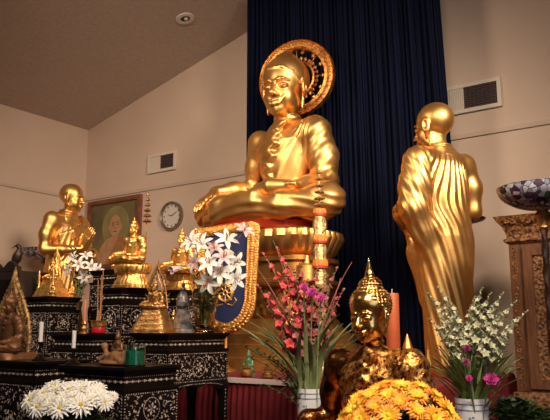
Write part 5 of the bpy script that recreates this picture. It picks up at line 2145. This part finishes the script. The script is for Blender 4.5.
# sprigs of small leaves around both bouquets
def sprig(root, tip, rng, label, group, m='green', n=12, ll=.035, lw=.012):
    t = empty('leafy_sprig', root, 0, label, 'sprig', group)
    pts = [p - Vector(root) for p in bez(root, tip, (0, 0, 0), 10)]
    mb = MB()
    mb.tube(pts, .0018, 5)
    mb.build('stem', M[m], t)
    mb = MB()
    for i in range(n):
        k = 3 + 7 * i / n
        j = min(9, int(k))
        p = pts[j].lerp(pts[j + 1], k - j)
        a = i * 2.4
        d = Vector((math.cos(a), math.sin(a), .3)) + (pts[j + 1] - pts[j]).normalized() * .6
        mb.petal(p, d, (0, 0, 1), ll * rng.uniform(.7, 1.2), lw, curl=.5, n=3)
    mb.build('leaves', M[m], t)
    return t


rng = random.Random(5)
for i in range(14):
    px = 432 + i * 6.4
    tip = at(px, rng.uniform(335, 372), 2.75 + rng.uniform(-.12, .12))
    a = i * .9
    sprig(VR + Vector((.04 * math.cos(a), .04 * math.sin(a), .13)), tip, rng, 'thin green leafy sprig filling the cream bouquet', 'sprigs of the cream bouquet', 'green_mid' if i % 2 else 'green', 16, .03, .008)
for i, (px, py) in enumerate(((262, 340), (252, 348), (240, 345), (270, 356), (283, 344), (268, 372), (258, 384), (290, 330), (334, 336), (278, 378), (264, 356), (246, 356))):
    tip = at(px, py, 3.15 + rng.uniform(-.1, .1))
    a = math.pi + (i - 5) * .2
    sprig(VL + Vector((.03 * math.cos(a), .03 * math.sin(a), .17)), tip, rng, 'green leafy sprig spilling left out of the red bouquet', 'sprigs of the red bouquet', 'green', 14, .034, .013)

# lilies in a glass vase
VG = W(3.955, 2.33, ZT4)
t = empty('glass_vase', VG, 0, 'amber-tinted glass vase holding white lilies on the wide black table', 'vase')
mb = MB()
mb.lathe([(a_ * 1.18, b_) for a_, b_ in [(.045, 0), (.048, .004), (.040, .03), (.052, .12), (.064, .19), (.060, .235), (.052, .262), (.058, .272), (.055, .272), (.048, .262), (.055, .235), (.059, .19), (.047, .12), (.034, .035), (.002, .02)]], 40)
mb.build('body', M['glass'], t)


def lily(root, p, face, r, label, m, group, rng, stemm='green_pale', closed=False):
    t = empty('lily', p, 0, label, 'flower', group)
    p = Vector(p)
    root = Vector(root)
    face = Vector(face).normalized()
    mb = MB()
    c = p - face * r * .8
    pts = bez(root, c, (0, 0, 0), 8)
    mb.tube([q_ - p for q_ in pts] + [p - face * r * .3 - p], [.003] * 9 + [.006], 6)
    mb.build('stem', M[stemm], t)
    mb = MB()
    a = face.orthogonal().normalized()
    b = face.cross(a)
    g0 = rng.uniform(0, 1)
    for i in range(6):
        g = 2 * math.pi * i / 6 + g0
        o = a * math.cos(g) + b * math.sin(g)
        sp = .25 if closed else (.95 if i % 2 else 1.15)
        mb.petal(-face * r * .35, (face + o * sp).normalized(), face - o * .4, r * 1.25, r * .48, curl=.15 if closed else .75, n=6, cup=.18, tip=.1)
    mb.build('petals', m, t)
    if not closed:
        mb = MB()
        for i in range(6):
            g = 2 * math.pi * (i + .5) / 6 + g0
            o = a * math.cos(g) + b * math.sin(g)
            e = (face + o * .35) * r * .55
            mb.tube([-face * r * .3, e], .0012, 4)
            mb.ball(e, (.003, .003, .006), 5, 4)
        mb.build('stamens', M['anther'], t)


rng = random.Random(17)
ll = [(201, 243, -.5, .5, 'w'), (227, 238, .25, .6, 'w'), (209, 262, -.1, .2, 'w'), (236, 262, .6, .1, 'w'), (220, 272, .0, .0, 'w'), (193, 262, -.8, .1, 'p'), (236, 279, .5, -.2, 'w'),
      (207, 283, -.2, -.4, 'w'), (245, 229, .6, .9, 'p'), (214, 247, -.1, .7, 'p'), (190, 240, -.7, .6, 'w'), (224, 256, .2, .3, 'p')]
for i, (px, py, fx, fz_, c) in enumerate(ll):
    Y = 3.45 + (.10 if i % 3 == 0 else -.04 * (i % 3))
    lily(VG + Vector((.02 * math.cos(i), .02 * math.sin(i), .04)), at(px, py, Y), (fx, -.8, fz_), .058 if c == 'w' else .05,
         'white lily bloom in the glass vase bouquet' if c == 'w' else 'pale pink lily bloom in the glass vase bouquet', M['white_petal' if c == 'w' else 'pink_petal'],
         'white lilies in the glass vase' if c == 'w' else 'pink lilies in the glass vase', rng)
lily(VG + Vector((0, 0, .05)), at(178, 268, 3.4), (-.7, -.5, -.3), .055, 'drooping pink lily bud left of the glass vase', M['pink_petal'], None, rng, closed=True)
for i in range(12):
    tip = at(188 + i * 4.7, rng.uniform(250, 292), 3.45 + rng.uniform(-.08, .1))
    sprig(VG + Vector((.02 * math.cos(i * 1.1), .02 * math.sin(i * 1.1), .06)), tip, rng, 'green leafy stem among the white lilies', 'leafy stems among the lilies', 'green_mid' if i % 2 else 'green', 8, .05, .014)

# white flowers beside the praying monk statue
VW = onto(76, 4.85, ZA)
t = empty('slim_vase', VW, 0, 'slim dark vase behind the tall left stand, holding white lilies', 'vase')
mb = MB()
mb.lathe([(.045, 0), (.05, .005), (.06, .12), (.05, .3), (.03, .42), (.038, .47), (.034, .47), (.026, .42), (.045, .3), (.002, .02)], 28)
mb.build('body', M['bronze'], t)
for i, (px, py, fx, fz_) in enumerate(((72, 257, -.4, .4), (86, 255, .1, .8), (91, 266, .5, .1), (67, 270, -.6, 0), (84, 277, .2, -.2), (79, 264, 0, .2), (98, 270, .7, .0))):
    lily(VW + Vector((.008 * math.cos(i), .008 * math.sin(i), .38)), at(px, py, 4.85 - .05 * (i % 3)), (fx, -.8, fz_), .045, 'white lily bloom beside the praying monk statue', M['white_petal'], 'white lilies by the praying monk', rng)
for i in range(7):
    tip = at(66 + i * 5, rng.uniform(245, 278), 4.88 + rng.uniform(-.05, .05))
    sprig(VW + Vector((0, 0, .40)), tip, rng, 'green leafy stem among the white lilies by the praying monk', 'leafy stems by the praying monk', 'green', 8, .05, .02)


# chrysanthemums: one bloom of each kind, then copies
def mum(name, R, m, disc_m, rows, seed, narrow=.2):
    rg = random.Random(seed)
    mb = MB()
    for n_, sp, L, z in rows:
        for i in range(n_):
            g = 2 * math.pi * (i + rg.uniform(-.2, .2)) / n_
            o = Vector((math.cos(g), math.sin(g), 0))
            d = (o * math.cos(sp) + Vector((0, 0, math.sin(sp)))).normalized()
            mb.petal(o * R * .14 + Vector((0, 0, z * R)), d, Vector((0, 0, 1)) - o * .3, R * L * rg.uniform(.82, 1.05), R * narrow, curl=rg.uniform(.15, .6), n=3, cup=.2, tip=.5)
    p = empty(name, (0, 0, 0))
    mb.build('petals', m, p)
    b = MB()
    b.ball((0, 0, R * .12), (R * .19, R * .19, R * .11), 10, 6)
    b.build('flower_centre', disc_m, p)
    s_ = MB()
    s_.tube([(0, 0, 0), (0, 0, -R * 1.2)], [R * .06, R * .05], 5)
    s_.build('stem', M['green_mid'], p)
    return p


def copy_thing(p, loc, nrm, spin, label, group, cat='flower', sc=1.0, first=False):
    c = p if first else p.copy()
    if not first:
        COL.objects.link(c)
        for ch in p.children:
            d = ch.copy()
            COL.objects.link(d)
            d.parent = c
    c.location = loc
    q_ = Vector(nrm).to_track_quat('Z', 'Y')
    c.rotation_euler = (q_.to_matrix() @ Matrix.Rotation(spin, 3, 'Z')).to_euler()
    c.scale = (sc,) * 3
    tag(c, label, cat, group)
    return c


full = [(20, .12, .86, .02), (18, .40, .80, .05), (14, .75, .62, .07)]
kinds = [(mum('chrysanthemum', .042, M['mum_a'], M['disc_green'], full, 1), 'orange and yellow chrysanthemum bloom in the low foreground bunch', 'orange-tipped chrysanthemums in the foreground'),
         (mum('chrysanthemum', .042, M['mum_b'], M['disc_green'], full, 2), 'golden yellow chrysanthemum bloom in the low foreground bunch', 'golden chrysanthemums in the foreground'),
         (mum('chrysanthemum', .042, M['mum_c'], M['disc_green'], full, 3), 'burnt orange chrysanthemum bloom in the low foreground bunch', 'burnt orange chrysanthemums in the foreground')]
used = [False] * 3


def pot(name, loc, label, r, h, dome, m, fol_m='green', cat='flower pot'):
    """pot standing on its support, and a loose dome of foliage the blooms rise from"""
    t = empty(name, loc, 0, label, cat)
    mb = MB()
    mb.lathe([(r * .7, 0), (r * .72, .005), (r, h * .85), (r * 1.06, h * .87), (r * 1.06, h), (r * .97, h), (r * .9, h * .8), (.002, h * .78)], 32)
    mb.build('pot', m, t)
    rg = random.Random(sum(map(ord, label)))
    mb = MB()
    for i in range(420):
        a = rg.uniform(0, 6.28)
        e = rg.uniform(-.25, 1.45)
        k = rg.uniform(.45, .86)
        p = Vector((dome[0] * k * math.cos(a) * math.cos(e), dome[1] * k * math.sin(a) * math.cos(e), dome[3] + dome[2] * k * math.sin(e)))
        d = Vector((math.cos(a) * math.cos(e), math.sin(a) * math.cos(e), math.sin(e) + .2))
        mb.petal(p, d + Vector((rg.uniform(-.6, .6), rg.uniform(-.6, .6), rg.uniform(-.4, .4))), (0, 0, 1), .045, .022, curl=.5, n=3)
    f = mb.build('foliage', M[fol_m], t)
    return t


mc = at(400, 447, 2.12)
pot('flower_pot', Vector((mc.x, mc.y, .78)), 'low pot of green leaves under the orange chrysanthemums', .10, .12, (.18, .15, .18, mc.z - .78), M['bronze'])
rg = random.Random(9)
n = 0
N_ = 78
for i in range(N_):
    zf = 1 - (i + .5) / N_ * 1.15
    a = i * 2.39996
    rr_ = math.sqrt(max(0, 1 - zf * zf))
    if zf < -.1: continue
    nv = Vector((rr_ * math.cos(a), rr_ * math.sin(a), zf))
    p = Vector((mc.x + nv.x * .185, mc.y + nv.y * .15, mc.z + nv.z * .185 + rg.uniform(-.008, .008)))
    if (i * 7) % 9 == 0: continue
    k = rg.choice((0, 0, 1, 1, 2))
    pr_, lab, grp = kinds[k]
    nn = (nv + Vector((rg.uniform(-.2, .2), -.25, rg.uniform(-.1, .3)))).normalized()
    copy_thing(pr_, p, nn, rg.uniform(0, 6), lab, grp, sc=rg.uniform(.82, 1.08), first=not used[k])
    used[k] = True

wk = mum('daisy_chrysanthemum', .044, M['white_petal'], M['yellow'], [(17, .05, .95, .0), (14, .35, .85, .04), (8, .7, .6, .06)], 7, .22)
wc = at(70, 428, 2.22)
ws = empty('flower_stand', Vector((wc.x, wc.y, 0)), -ANG, 'dark stool under the pot of white chrysanthemums', 'stool')
mb = MB()
mb.box(-.16, .16, -.16, .16, .82, .85, .004)
mb.build('seat', M['dark_wood'], ws, False)
for sx in (-1, 1):
    for sy in (-1, 1):
        mb = MB()
        mb.box(sx * .13 - .015, sx * .13 + .015, sy * .13 - .015, sy * .13 + .015, 0, .82)
        mb.build('leg', M['dark_wood'], ws, False)
pot('flower_pot', Vector((wc.x, wc.y, .851)), 'dark pot of leaves under the white chrysanthemums at the lower left', .085, .09, (.13, .10, .075, wc.z - .87), M['dark_wood'])
wl = [(31, 400), (44, 394), (57, 390), (50, 404), (69, 390), (81, 405), (90, 391), (64, 400), (100, 397), (113, 396), (38, 407), (80, 389), (98, 388), (60, 408), (105, 402), (73, 398), (90, 400), (62, 387), (74, 386), (52, 386), (86, 387), (67, 393), (46, 400), (95, 393), (78, 394)]
for i, (px, py) in enumerate(wl):
    Y = 2.22 - .0030 * (py - 396) * 2.2 - rg.uniform(0, .02)
    p = at(px, py, Y)
    nv = Vector(((px - 70) * .012, -.75 - .02 * (py - 398), .75 - .02 * (py - 398))).normalized()
    copy_thing(wk, p, nv, rg.uniform(0, 6), 'white chrysanthemum with yellow centre in the lower left bunch', 'white chrysanthemums at the lower left', sc=rg.uniform(.72, .95) * (.6 if px > 108 else 1), first=i == 0)

# dark leafy pot plant lower right
q = onto(512, 2.95, .78)
pot('potted_plant', q, 'dark green leafy pot plant at the lower right corner in front of the cabinet', .07, .12, (.15, .12, .10, .18), M['dark_wood'], cat='potted plant')
